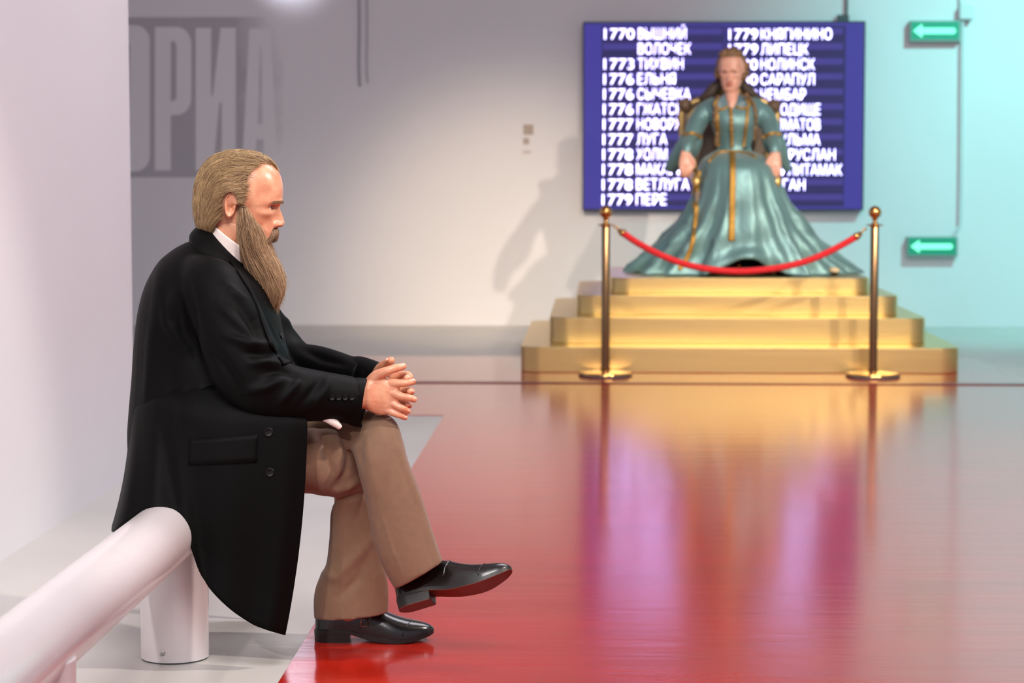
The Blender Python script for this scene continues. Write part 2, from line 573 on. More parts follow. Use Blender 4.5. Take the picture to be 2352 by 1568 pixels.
# ------------------------------------------------------------------ LED screen with the list of towns
SY = WALL_Y - 0.10
def wall_rect(x0, y0, x1, y1, Y, d):
    """box whose front face covers the pixel rectangle at depth Y, d thick towards the wall"""
    a, b = W(x0, y0, Y), W(x1, y1, Y)
    return boxm(a.x, b.x, Y, Y + d, b.z, a.z)
scr = empty('led_screen', tuple(W(1660, 482, SY)))
tag(scr, 'large blue screen listing years and town names behind the seated woman', 'screen')
bevel(obj('housing', *wall_rect(1339, 50, 1983, 483, SY + 0.004, 0.09), 'screen_frame', scr, False), 0.004)
obj('display_panel', *wall_rect(1342, 54, 1979, 480, SY, 0.003), 'screen_blue', scr, False)
for a, b in ((1382, 1661), (1667, 1938)):
    obj('list_column', *wall_rect(a, 60, b, 474, SY - 0.002, 0.0015), 'screen_dark', scr, False)
rows = [77 + 34.6 * i for i in range(12)]
for a, b in ((1385, 1659), (1670, 1936)):
    for y in rows:
        obj('row_band', *wall_rect(a, y - 12, b, y + 2, SY - 0.0035, 0.001), 'screen_row', scr, False)
def text_mesh(s, size, bold):
    c = bpy.data.curves.new('t', 'FONT')
    c.body = s
    c.size = size
    c.offset = bold
    c.resolution_u = 3
    o = bpy.data.objects.new('t', c)
    COL.objects.link(o)
    dg = bpy.context.evaluated_depsgraph_get()
    me = bpy.data.meshes.new_from_object(o.evaluated_get(dg))
    bpy.data.objects.remove(o, do_unlink=True)
    return me
def screen_text(s, x0, x1, yc, hpx=26):
    me = text_mesh(s, 1.0, 0.0)
    co = np.empty(len(me.vertices) * 3, np.float32); me.vertices.foreach_get('co', co)
    co = co.reshape(-1, 3)
    capm = text_mesh('Н', 1.0, 0.0)
    cc = np.empty(len(capm.vertices) * 3, np.float32); capm.vertices.foreach_get('co', cc); cc = cc.reshape(-1, 3)
    z0, z1 = cc[:, 1].min(), cc[:, 1].max()
    a, b = W(x0, yc + hpx / 2, SY - 0.006), W(x1, yc - hpx / 2, SY - 0.006)
    u = (co[:, 0] - co[:, 0].min()) / (co[:, 0].max() - co[:, 0].min())
    w = (co[:, 1] - z0) / (z1 - z0)
    out = np.stack([a.x + u * (b.x - a.x), np.full(len(u), SY - 0.006), a.z + w * (b.z - a.z)], 1)
    me.vertices.foreach_set('co', out.astype(np.float32).ravel())
    bpy.data.meshes.remove(capm)
    me.materials.clear()
    link('lettering', me, 'screen_text', scr, False)
left = [('1770', 'ВЫШНИЙ'), ('', 'ВОЛОЧЕК'), ('1773', 'ТИХВИН'), ('1776', 'ЕЛЬНЯ'), ('1776', 'СЫЧЕВКА'), ('1776', 'ГЖАТСК'), ('1777', 'НОВОРЖЕВ'),
        ('1777', 'ЛУГА'), ('1778', 'ХОЛМ'), ('1778', 'МАКАРЬЕВ'), ('1778', 'ВЕТЛУГА'), ('1779', 'ПЕРЕ')]
right = [('1779', 'КНЯГИНИНО'), ('1779', 'ЛИПЕЦК'), ('1780', 'НОЛИНСК'), ('1780', 'САРАПУЛ'), ('1780', 'ЧЕМБАР'), ('1780', 'ГОРОДИЩЕ'), ('1781', 'ДАЛМАТОВ'),
         ('1781', 'БУГУЛЬМА'), ('1781', 'БУГУРУСЛАН'), ('1781', 'СТЕРЛИТАМАК'), ('1782', 'КУРГАН')]
for i, (yr, town) in enumerate(left):
    dx = -0.45 * i
    if yr: screen_text(yr, 1388 + dx, 1457 + dx, rows[i])
    screen_text(town, 1466 + dx, 1466 + dx + 17.4 * len(town) + (6 if 'Ш' in town else 0), rows[i])
for i, (yr, town) in enumerate(right):
    screen_text(yr, 1674 - 0.3 * i, 1741 - 0.3 * i, rows[i] + 1)
    wd = {9: 163, 6: 109, 7: 124, 8: 138, 10: 173, 11: 189}[len(town)] if town not in ('КУРГАН', 'ЧЕМБАР') else 104
    screen_text(town, 1748 - 0.3 * i, 1748 - 0.3 * i + wd, rows[i] + 1)
# bracket and cable on top of the screen
br = obj('cable_bracket', *merge(wall_rect(1925, 34, 1950, 50, WALL_Y - 0.06, 0.06)), 'cable_dark', None, False)
tag(br, 'small dark bracket on the top edge of the blue screen', 'bracket')
tag(obj('power_cable', *tube([tuple(W(1944, 36, WALL_Y - 0.03)), tuple(W(1945, 0, WALL_Y - 0.03)), tuple(W(1943, -120, WALL_Y - 0.02))], 0.009, 10, k=5), 'cable_dark'),
    'dark cable running up the wall from the screen bracket', 'cable')

# ------------------------------------------------------------------ green arrow signs
def arrow_sign(x0, y0, x1, y1, label):
    Y = WALL_Y - 0.085
    t = empty('arrow_sign', tuple(W((x0 + x1) / 2, y1, Y)))
    tag(t, label, 'sign', 'green arrow light boxes on the wall')
    bevel(obj('housing', *wall_rect(x0 - 3, y0 - 3, x1 + 4, y1 + 4, Y + 0.004, 0.078), 'sign_housing', t, False), 0.006)
    obj('green_panel', *wall_rect(x0, y0, x1, y1, Y, 0.003), 'sign_green', t, False)
    w, h = x1 - x0, y1 - y0
    pts = [(0.04, 0.5), (0.23, 0.12), (0.23, 0.34), (0.90, 0.34), (0.94, 0.5), (0.90, 0.68), (0.23, 0.68), (0.23, 0.9)]
    A = [W(x0 + a * w, y0 + b * h, Y - 0.004) for a, b in pts]
    V = [tuple(v) for v in A] + [(v.x, v.y + 0.003, v.z) for v in A]
    n = len(pts)
    tri = tessellate_polygon([[Vector((a, b, 0)) for a, b in pts]])
    Fc = [tuple(q) for q in tri] + [tuple(i + n for i in q) for q in tri] + [(i, (i + 1) % n, n + (i + 1) % n, n + i) for i in range(n)]
    obj('arrow', V, Fc, 'sign_arrow', t, False)
arrow_sign(2093, 50, 2203, 91, 'green light box with a pale arrow at the top of the wall beside the screen')
arrow_sign(2087, 546, 2196, 585, 'green light box with a pale arrow low on the wall beside a stanchion')
tag(bevel(obj('junction_box', *wall_rect(2205, 12, 2236, 44, WALL_Y - 0.09, 0.09), 'cable_white', None, False), 0.006),
    'small white junction box above the upper green arrow sign', 'junction box')
cp = [(2211, 44), (2211, 90), (2210, 200), (2209, 340), (2207, 470), (2205, 515), (2196, 528), (2190, 543)]
tag(obj('sign_cable', *tube([tuple(W(a, b, WALL_Y - 0.05)) for a, b in cp], 0.010, 10, k=6), 'cable_white'),
    'white cable hanging from the junction box down to the lower green sign', 'cable')
tag(obj('supply_conduit', *tube([tuple(W(2206, 14, WALL_Y - 0.02)), tuple(W(2204, -40, WALL_Y - 0.02)), tuple(W(2203, -160, WALL_Y - 0.02))], 0.012, 10, k=3), 'cable_white'),
    'thin conduit rising from the white junction box to the ceiling', 'conduit')
for xx, yb, nm in ((826, 198, 'longer grey conduit coming down the back wall beside the shadow lettering'), (844, 190, 'shorter thin grey conduit nearer the screen on the back wall')):
    tag(obj('wall_conduit', *tube([tuple(W(xx - 3, -140, WALL_Y - 0.012)), tuple(W(xx - 1, 60, WALL_Y - 0.012)), tuple(W(xx - 2, 140, WALL_Y - 0.012)), tuple(W(xx, yb, WALL_Y - 0.012))], 0.007 if xx < 830 else 0.004, 8, k=4), 'cable_grey'), nm, 'conduit')
pl = empty('wall_placard', tuple(W(1213, 350, WALL_Y)))
tag(pl, 'small beige information placards stuck on the wall beside the screen', 'placard')
obj('title_plate', *wall_rect(1202, 286, 1225, 309, WALL_Y - 0.006, 0.005), 'placard', pl, False)
obj('text_plate', *wall_rect(1202, 317, 1215, 331, WALL_Y - 0.006, 0.005), 'placard', pl, False)
obj('note_plate', *wall_rect(1201, 346, 1219, 352, WALL_Y - 0.006, 0.005), 'placard_pale', pl, False)

# ------------------------------------------------------------------ sign shadow on the back wall, painted as panel and letters
sign_shadow = empty('shadow_lettering', tuple(W(470, 405, WALL_Y)))
tag(sign_shadow, 'projected shadow of a lettered sign, painted as a grey panel with wall-coloured letters', 'painted shadow')
obj('shadow_panel', *wall_rect(180, 40, 652, 407, WALL_Y - 0.003, 0.002), 'shadow_grey', sign_shadow, False)
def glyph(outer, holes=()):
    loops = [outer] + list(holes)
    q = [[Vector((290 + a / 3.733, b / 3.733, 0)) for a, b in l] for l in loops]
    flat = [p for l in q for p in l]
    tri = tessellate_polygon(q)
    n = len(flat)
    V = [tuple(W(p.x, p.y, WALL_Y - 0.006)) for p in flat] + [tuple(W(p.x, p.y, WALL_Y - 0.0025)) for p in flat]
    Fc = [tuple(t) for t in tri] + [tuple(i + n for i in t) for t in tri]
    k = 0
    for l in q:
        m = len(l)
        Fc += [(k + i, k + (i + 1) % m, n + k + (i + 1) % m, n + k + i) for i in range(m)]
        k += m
    obj('shadow_letter', V, Fc, 'wall_paint', sign_shadow, False)
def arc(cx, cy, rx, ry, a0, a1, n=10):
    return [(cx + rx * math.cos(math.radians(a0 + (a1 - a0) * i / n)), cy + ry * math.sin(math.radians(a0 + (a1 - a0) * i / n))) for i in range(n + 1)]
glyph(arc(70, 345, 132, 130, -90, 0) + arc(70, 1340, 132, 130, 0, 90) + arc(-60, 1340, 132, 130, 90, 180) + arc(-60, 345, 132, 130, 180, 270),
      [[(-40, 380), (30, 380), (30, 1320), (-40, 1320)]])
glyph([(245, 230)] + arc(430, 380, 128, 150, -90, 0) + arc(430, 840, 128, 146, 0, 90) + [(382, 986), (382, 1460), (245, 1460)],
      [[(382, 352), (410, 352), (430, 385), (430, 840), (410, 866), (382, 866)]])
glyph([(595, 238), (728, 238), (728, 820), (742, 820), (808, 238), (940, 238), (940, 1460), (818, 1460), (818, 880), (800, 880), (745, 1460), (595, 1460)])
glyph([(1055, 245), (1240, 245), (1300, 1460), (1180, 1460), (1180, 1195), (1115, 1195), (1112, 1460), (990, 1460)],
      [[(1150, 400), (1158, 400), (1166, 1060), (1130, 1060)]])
# ------------------------------------------------------------------ the bearded man
mat('skin_man', lin(226, 166, 130), 0.31, spec=0.55, noise=(38, 0.10, (1, 1, 1), lin(208, 134, 102)), bump=(420, 0.05), sss=0.0)
mat('coat_wool', lin(4, 4, 4), 0.6, spec=0.09, noise=(25, 0.25), bump=(900, 0.10, (1, 1, 1), 0.001))
mat('coat_button', lin(8, 8, 9), 0.45, spec=0.2, noise=(60, 0.2))
mat('shirt_white', lin(232, 220, 212), 0.7, noise=(30, 0.05), bump=(500, 0.1))
mat('tie_black', lin(14, 14, 16), 0.5, noise=(40, 0.2))
mat('trouser_wool', lin(124, 95, 75), 0.8, spec=0.25, sheen=0.15, noise=(60, 0.10), bump=(1400, 0.12, (1, 1, 1), 0.001))
mat('shoe_leather', lin(20, 17, 17), 0.24, spec=0.6, noise=(12, 0.3), bump=(160, 0.10, (1, 1, 1), 0.002))
mat('shoe_edge', lin(22, 19, 18), 0.45, noise=(20, 0.2))
mat('shoe_sole_tan', lin(92, 48, 26), 0.5, noise=(9, 0.35))
mat('buckle_metal', lin(170, 150, 130), 0.25, 1.0, noise=(30, 0.1))
mat('eye_white', lin(222, 205, 198), 0.15, noise=(30, 0.05))
mat('eye_iris', lin(60, 62, 84), 0.15, noise=(60, 0.3))
mat('nail_man', lin(236, 184, 164), 0.22, noise=(60, 0.05))
def hair_mat(name, c0, c1, rough=0.42):
    def ex(nt, b):
        hi = nt.nodes.new('ShaderNodeHairInfo')
        r = nt.nodes.new('ShaderNodeMixRGB')
        r.inputs[1].default_value = c0; r.inputs[2].default_value = c1
        nt.links.new(hi.outputs['Random'], r.inputs[0])
        nt.links.new(r.outputs[0], b.inputs['Base Color'])
    mat(name, c0, rough, spec=0.5, extra=ex)
hair_mat('hair_strand_man', lin(100, 74, 48), lin(208, 174, 126))
hair_mat('beard_strand_man', lin(112, 86, 62), lin(208, 172, 132))
hair_mat('moustache_strand_man', lin(84, 62, 44), lin(164, 128, 94))
mat('hair_under_man', lin(96, 74, 52), 0.8, noise=(50, 0.4))

YM = 5.25
SC = 952.0
MAN0 = Vector((W(520, 1000, YM).x, YM, 0.0))
man = empty('person', tuple(MAN0))
tag(man, 'bearded man in black coat and brown trousers sitting cross-legged on the white pipe', 'person')

# ---- head as a star-shaped surface round a centre, in pixel units (u forward, v to his left, w up)
HC = (548.0, 470.0)
def polar_profile(pts, c):
    a = np.array([math.atan2(-(y - c[1]), x - c[0]) for x, y in pts])
    r = np.array([math.hypot(x - c[0], y - c[1]) for x, y in pts])
    o = np.argsort(a)
    a, r = a[o], r[o]
    a = np.concatenate([a - 2 * math.pi, a, a + 2 * math.pi]); r = np.tile(r, 3)
    def f(q):
        g = np.zeros_like(q)
        for s, wt in ((-0.06, .2), (-0.03, .2), (0, .2), (0.03, .2), (0.06, .2)):
            g = g + wt * np.interp(q + s, a, r)
        return g
    return f
skull = polar_profile([(629, 505), (633, 490), (638, 479), (647, 466), (650, 448), (650, 427), (646, 405), (636, 388), (615, 370), (585, 358), (550, 354),
                       (510, 360), (482, 378), (464, 402), (457, 430), (456, 460), (461, 490), (474, 515), (494, 540), (522, 558), (556, 573), (590, 582),
                       (610, 577), (620, 566), (624, 553), (629, 541), (629, 530), (628, 518)], HC)
def head_width(a):
    s, c = np.sin(a), np.cos(a)
    return 66 + 8 * np.clip(s, 0, 1) - 10 * np.clip(-s, 0, 1) + 3 * np.clip(-c, 0, 1)
def star(prof, width, na=360, nb=160, p=2.35):
    al = np.linspace(-math.pi, math.pi, na, endpoint=False)
    be = (np.linspace(-1, 1, nb)) * math.radians(88.5)
    A, B = np.meshgrid(al, be)
    R = ((np.cos(B) / prof(A)) ** p + (np.abs(np.sin(B)) / width(A)) ** p) ** (-1 / p)
    return np.stack([R * np.cos(B) * np.cos(A), R * np.sin(B), R * np.cos(B) * np.sin(A)], 2)   # (nb, na, 3)
def g(x, s):
    return np.exp(-(x / s) ** 2)
def face_features(H, c, nose=True, k=1.0):
    u, v, w = H[..., 0].copy(), H[..., 1].copy(), H[..., 2].copy()
    y = c[1] - w                     # pixel row
    front = np.clip((u - 20) / 25, 0, 1)
    av = np.abs(v)
    u += front * 3.5 * g(y - 463, 5) * g(av - 27, 20)             # brow ridge
    u -= front * 9.5 * g(y - 475, 7.5) * g(av - 30, 13)           # sockets
    u -= front * 4 * g(y - 476, 7) * g(av - 12, 6)
    v += np.sign(v) * 4 * g(y - 489, 9) * g(u - 62, 18)           # cheekbones
    u += front * 3 * g(y - 492, 8) * g(av - 40, 12)
    v -= np.sign(v) * 4 * g(y - 520, 14) * g(u - 55, 18)          # hollow cheeks
    v -= np.sign(v) * 4 * g(y - 442, 20) * g(u - 62, 16)          # temples
    yy = [470, 475, 479, 485, 491, 501, 511, 518, 521.5, 523.5, 526]
    nn = [0, 1, 4, 9, 14, 20, 24.5, 22.5, 17, 4, 0]
    ss = [6, 6, 7, 7.5, 8, 9.5, 11.5, 12, 12, 11, 10]
    u += front * np.interp(y, yy, nn) * np.exp(-(av / np.interp(y, yy, ss)) ** 2.4)
    u += front * 9 * g(y - 516, 5.5) * g(av - 12.5, 5)            # wings of the nose
    v += np.sign(v) * front * 2 * g(y - 516, 6) * g(av - 14, 5)
    # lids over the eyeballs
    for s in (-1, 1):
        dv, dw = v - s * 30, w - (c[1] - 475.5)
        d2 = dv ** 2 + dw ** 2
        lid = EYEU + np.sqrt(np.clip(12.3 ** 2 - d2, 0, None))
        inside = (d2 < 11.5 ** 2) & (u > 40)
        opening = inside & (np.abs(dw + 0.3) < 5.0 * np.clip(1 - (dv / 11.0) ** 2, 0, 1))
        u = np.where(inside, np.maximum(u, lid), u)
        u = np.where(opening, EYEU + np.sqrt(np.clip(9.8 ** 2 - d2, 0, None)), u)
    return np.stack([u, v, w], -1)
EYEU = 66.5
def to_world(H, rot, origin, s):
    H = np.asarray(H, float).reshape(-1, 3) / s
    c, n = math.cos(rot), math.sin(rot)
    return np.stack([origin[0] + H[:, 0] * c - H[:, 1] * n, origin[1] + H[:, 0] * n + H[:, 1] * c, origin[2] + H[:, 2]], 1)
HROT = math.radians(6)
HO = np.array(W(HC[0], HC[1], YM))
Hm = face_features(star(skull, head_width), HC)
HV, HF = skin_rings(Hm.reshape(Hm.shape))
HV = to_world(HV, HROT, HO, SC)
def ear(side):
    """pinna as a closed relief: rim, bowl, inner ridge, lobe"""
    rings = []
    nth = 40
    th = np.linspace(0, 2 * math.pi, nth, endpoint=False)
    for rho, kind in [(r, 0) for r in np.linspace(0.05, 1.0, 18)] + [(1.0, 1), (0.8, 2), (0.3, 2)]:
        cu, sw = np.cos(th), np.sin(th)
        wid = 13.5 + 2.5 * sw
        uu = rho * wid * cu + 3.0 * sw * rho
        ww = 29.5 * rho * sw
        flare = -3.5 * (rho * cu) + 2
        low = np.clip(-sw, 0, 1)
        if kind == 0:
            rim = 6.0 * g(rho - 0.87, 0.11) * (1 - 0.55 * np.clip(cu, 0, 1) * (1 - low)) * (1 - 0.5 * low)
            bowl = -4.5 * g(rho - 0.25, 0.3)
            ridge = 3.2 * np.exp(-((rho - 0.58) / 0.10) ** 2) * np.clip(-cu + 0.25, 0, 1)
            tragus = 4.0 * g(uu - 9, 3.5) * g(ww + 4, 5)
            lobe = 3.0 * g(ww + 21, 7)
            h = 4 + rim + bowl + ridge + tragus + lobe + flare
        elif kind == 1:
            h = 1.5 + flare
        else:
            h = -3 + flare * 0.4
        rings.append(np.stack([uu - 14.5, -(head_width(np.array(0.0)) - 2.5 + h) * np.ones_like(uu) if side < 0 else (head_width(np.array(0.0)) - 2.5 + h) * np.ones_like(uu), ww], 1))
    V, Fc = skin_rings(rings)
    return to_world(V, HROT, HO, SC), Fc
earR, earL = ear(-1), ear(1)

# ---- hands
def hand_mesh(palm, fingers, vox=0.0017):
    parts = [ploft(palm, 24, 4, 2.3)]
    for f in fingers:
        parts.append(ptube(f, 14, 5, SC))
    return voxel(*merge(*parts), vox, 3, 0.4)
right_hand = hand_mesh(
    [(800, 936, 800, 880, 5.06, .026), (836, 939, 836, 872, 5.090, .025), (850, 945, 850, 864, 5.092, .024), (868, 952, 868, 853, 5.094, .021),
     (884, 953, 883, 860, 5.093, .019), (898, 951, 897, 870, 5.091, .017), (910, 946, 910, 872, 5.089, .0135), (917, 938, 917, 878, 5.088, .008)],
    [[(884, 882, 5.094, 9.5), (902, 880, 5.085, 10.2), (920, 880, 5.080, 9.0), (936, 879, 5.080, 8.4), (949, 876, 5.088, 7.2)],
     [(884, 901, 5.094, 9.5), (903, 904, 5.083, 10.2), (922, 910, 5.078, 9.0), (938, 913, 5.078, 8.4), (951, 917, 5.086, 7.4)],
     [(880, 919, 5.094, 9.5), (899, 925, 5.084, 9.8), (914, 933, 5.080, 8.6), (926, 938, 5.080, 8.0), (937, 944, 5.088, 7.0)],
     [(874, 936, 5.094, 9), (891, 942, 5.086, 8.8), (906, 949, 5.082, 7.8), (919, 954, 5.082, 7.2), (931, 959, 5.088, 6.2)],
     [(848, 884, 5.094, 15), (862, 866, 5.088, 14), (876, 857, 5.080, 11.5), (894, 850, 5.076, 9.8), (911, 845, 5.082, 9.2), (926, 841, 5.092, 8.0)]])
left_hand = hand_mesh(
    [(842, 900, 846, 838, 5.225, .024), (858, 915, 862, 848, 5.200, .022), (876, 934, 876, 852, 5.166, .019), (894, 944, 894, 856, 5.148, .017), (912, 942, 912, 862, 5.142, .014), (922, 934, 920, 868, 5.142, .009)],
    [[(900, 868, 5.140, 9.5), (922, 861, 5.138, 9.2), (937, 861, 5.122, 8.8), (940, 866, 5.104, 8.4), (934, 869, 5.084, 7.8)],
     [(905, 894, 5.142, 9.5), (930, 896, 5.140, 9.0), (943, 897, 5.122, 8.4), (945, 899, 5.104, 8.0), (941, 898, 5.088, 7.4)],
     [(905, 918, 5.142, 9.2), (926, 926, 5.140, 8.6), (938, 929, 5.122, 8.0), (940, 930, 5.106, 7.4), (936, 929, 5.090, 6.8)],
     [(900, 936, 5.142, 8.5), (918, 946, 5.138, 7.8), (929, 949, 5.122, 7.0), (930, 949, 5.108, 6.6), (927, 949, 5.094, 6.0)],
     [(864, 868, 5.190, 13), (869, 853, 5.164, 12.5), (878, 841, 5.142, 11.2), (889, 833, 5.126, 10), (898, 828, 5.106, 9.4)]])

# ---- the rest of the body, covered by the clothes
torso_st = [(470, 575, 540, 610, YM, .060), (440, 610, 555, 630, YM, .09), (400, 650, 575, 660, YM, .14), (365, 700, 600, 705, YM, .17), (345, 780, 625, 780, YM, .18),
            (340, 880, 640, 880, YM, .17), (335, 980, 640, 980, YM, .18), (340, 1080, 600, 1080, YM, .185), (350, 1150, 560, 1150, YM, .16)]
neck_st = [(455, 575, 560, 605, YM, .07), (470, 545, 560, 590, YM, .061), (478, 515, 572, 560, YM, .060), (490, 480, 590, 530, YM, .058)]
bodyparts = [ploft(torso_st, 24, 3, 2.3), ploft(neck_st, 24, 4),
             ptube([(480, 670, 5.08, 55), (548, 810, 5.02, 48), (580, 885, 5.01, 42), (740, 908, 5.05, 30), (812, 907, 5.083, 20)], 16, 4),
             ptube([(540, 670, 5.44, 55), (600, 760, 5.48, 46), (655, 838, 5.48, 42), (760, 853, 5.37, 28), (830, 866, 5.245, 19)], 16, 4),
             ptube([(420, 1085, 5.15, 66), (600, 1070, 5.15, 60), (790, 1066, 5.2, 50), (810, 1180, 5.25, 42), (808, 1300, 5.27, 36), (800, 1400, 5.28, 28)], 16, 4),
             ptube([(420, 1050, 5.35, 66), (600, 1020, 5.31, 60), (800, 1000, 5.2, 50), (862, 1002, 5.15, 46), (885, 1080, 5.115, 42), (925, 1220, 5.10, 34), (948, 1290, 5.10, 26)], 16, 4)]
body_lo = voxel(*merge(*bodyparts), 0.006, 3)
V, Fc = merge((HV, HF), earR, earL, right_hand, left_hand, body_lo)
body = obj('body', V, Fc, 'skin_man', man, fix=True)
for s in (-1, 1):
    E0 = to_world([[EYEU, s * 30, HC[1] - 475.5]], HROT, HO, SC)[0]
    e = obj('eye', *ellipsoid(E0, 11.2 / SC, 11.2 / SC, 11.2 / SC, 24, 16), 'eye_white', man)
    E1 = to_world([[EYEU + 8.3, s * 30 - 1.0, HC[1] - 475.5]], HROT, HO, SC)[0]
    obj('iris', *ellipsoid(E1, 3.6 / SC, 5.2 / SC, 5.2 / SC, 18, 10), 'eye_iris', e)
def nail(px, py, Y, rx, rz, ang, dY=0.004):
    c = np.array(W(px, py, Y))
    V, Fc = ellipsoid((0, 0, 0), rx / SC, dY, rz / SC, 14, 8)
    ca, sa = math.cos(ang), math.sin(ang)
    V = [(c[0] + v[0] * ca - v[2] * sa, c[1] + v[1], c[2] + v[0] * sa + v[2] * ca) for v in V]
    obj('fingernail', V, Fc, 'nail_man', man)
nail(949, 873.5, 5.0835, 5.2, 3.4, -0.05, 0.0045)
nail(951, 914.5, 5.0815, 5.2, 3.4, -0.25, 0.0045)
nail(937, 942, 5.0835, 4.8, 3.0, -0.45, 0.0045)
nail(930.5, 957, 5.0840, 4.8, 2.8, -0.4, 0.0045)
nail(925, 838.5, 5.0875, 5.0, 3.6, 0.25)
nail(888, 826, 5.1020, 2.8, 4.6, -0.5, 0.008)
nail(939.5, 866.5, 5.084, 2.4, 4.2, 0.3, 0.007)
nail(946, 897.5, 5.088, 2.2, 4.0, 0.3, 0.007)
nail(941, 928.5, 5.090, 2.0, 3.6, 0.3, 0.007)

# ---- strands
def strands(name, curves, rad, material, parent):
    """curves: list of (n,3) arrays in world space"""
    hc = bpy.data.hair_curves.new(name)
    hc.add_curves([len(c) for c in curves])
    P = np.concatenate(curves) - np.array(WORLD_LOC[parent.name])
    hc.attributes['position'].data.foreach_set('vector', P.astype(np.float32).ravel())
    r = np.concatenate([rad * np.linspace(1, 0.35, len(c)) for c in curves])
    at = hc.attributes.get('radius') or hc.attributes.new('radius', 'FLOAT', 'POINT')
    at.data.foreach_set('value', r.astype(np.float32))
    hc.materials.append(MAT[material])
    o = bpy.data.objects.new(name, hc)
    COL.objects.link(o)
    o.parent = parent
    WORLD_LOC[o.name] = WORLD_LOC[parent.name].copy()
    return o

hairp = polar_profile([(648, 405), (640, 388), (628, 370), (605, 355), (578, 346.5), (550, 344), (520, 348), (491, 358), (466, 382), (451, 414), (447, 448),
                       (445, 473), (448, 502), (454, 528), (475, 550), (520, 560), (560, 575), (600, 560), (630, 500), (645, 450), (650, 425)], HC)
def hair_w(a):
    return head_width(a) + 7 + 4 * np.clip(-np.cos(a), 0, 1)
def hairline(u, v, w, jit=0.0):
    """True where hair grows (pixel units relative to the head centre)"""
    x, y, av = HC[0] + u, HC[1] - w, np.abs(v)
    side = np.interp(y, [340, 373, 390, 411, 440, 459, 478, 486, 500, 512, 528, 540], [640, 614, 588, 579, 577, 571, 562, 522, 512, 500, 480, 470])
    mid = np.interp(y, [340, 396, 404, 470, 540], [642, 642, 600, 560, 480])
    k = np.clip((av - 8) / 26, 0, 1)
    lim = mid * (1 - k) + side * k + jit
    over_ear = (((x - 533) / 17.0) ** 2 + ((y - 470) / 33.0) ** 2 < 1) & (av > 40) | (x > 520) & (y > 474) & (av > 30)
    return (x < lim) & ~over_ear & (y < 532 + jit * 0.7)
def hair_R(d):
    a = np.arctan2(d[:, 2], d[:, 0]); rho = np.hypot(d[:, 0], d[:, 2])
    p = 2.35
    return ((rho / hairp(a)) ** p + (np.abs(d[:, 1]) / hair_w(a)) ** p) ** (-1 / p)
# cap under the strands
Hc = star(hairp, hair_w, 220, 110) * 0.945
keep = hairline(Hc[..., 0], Hc[..., 1], Hc[..., 2], -7.0)
nb, na = keep.shape
capF = []
for i in range(nb - 1):
    for j in range(na):
        j2 = (j + 1) % na
        if keep[i, j] and keep[i + 1, j] and keep[i, j2] and keep[i + 1, j2]:
            capF.append((i * na + j, i * na + j2, (i + 1) * na + j2, (i + 1) * na + j))
used = sorted({i for f in capF for i in f}); remap = {k: i for i, k in enumerate(used)}
Hv = to_world(Hc.reshape(-1, 3)[used], HROT, HO, SC)
hair = obj('hair', Hv, [tuple(remap[i] for i in f) for f in capF], 'hair_under_man', man)
N = 22000
d = RNG.normal(size=(N * 3, 3)); d /= np.linalg.norm(d, axis=1)[:, None]
p = d * hair_R(d)[:, None]
ok = hairline(p[:, 0], p[:, 1], p[:, 2], RNG.normal(-1, 4.0, len(p)))
p = p[ok][:N]
n = len(p)
depth = 1 - RNG.random(n) ** 2 * 0.045
length = RNG.uniform(45, 105, n)
wave_ph = RNG.uniform(0, 6.28, n)
lock = np.sin(p[:, 0] * 0.11 + p[:, 2] * 0.17 + 2 * np.sin(p[:, 1] * 0.12))       # neighbouring hairs run together
steps = 11
trail = [p * depth[:, None]]
q = p.copy()
for s in range(1, steps):
    back = np.clip((10 - q[:, 0]) / 95, 0, 1)
    fl = np.stack([-1.0 + 0.75 * back ** 2, 0.25 * np.sign(q[:, 1]) * (1 - back) * 0.6 + 0.10 * lock, -0.12 - 1.5 * back ** 1.5 + 0.16 * lock], 1)
    nr = q / np.linalg.norm(q, axis=1)[:, None]
    fl -= nr * (fl * nr).sum(1)[:, None]
    fl /= np.linalg.norm(fl, axis=1)[:, None]
    q = q + fl * (length / steps)[:, None]
    dd = q / np.linalg.norm(q, axis=1)[:, None]
    q = dd * hair_R(dd)[:, None]
    low = np.clip((-q[:, 2] - 58) / 20, 0, 1)
    lift = 1 + 0.008 * np.sin(s * 0.7 + wave_ph) + 0.012 * lock - 0.015 * low
    trail.append(q * (depth * lift)[:, None])
T = np.stack(trail, 1)
EARC = (((HC[0] + T[..., 0] - 533) / 15.5) ** 2 + ((HC[1] - T[..., 2] - 470) / 30.0) ** 2 < 1) & (np.abs(T[..., 1]) > 40)
curves = []
for i in range(n):
    hit = np.nonzero(EARC[i])[0]
    m = hit[0] if len(hit) else steps
    if m < 3:
        continue
    curves.append(to_world(T[i, :m], HROT, HO, SC))
n = len(curves)
for i in RNG.choice(n, 260, replace=False):                      # stray hairs
    tt = np.linspace(0, 1, len(curves[i]))[:, None]
    curves[i] = curves[i] + tt ** 1.5 * RNG.normal(0, 0.0065, 3) + np.array((0, 0, 0.003)) * tt
tag(strands('hair_strands', curves, 0.00034, 'hair_strand_man', hair), 'swept-back light brown hair', kind='stuff')

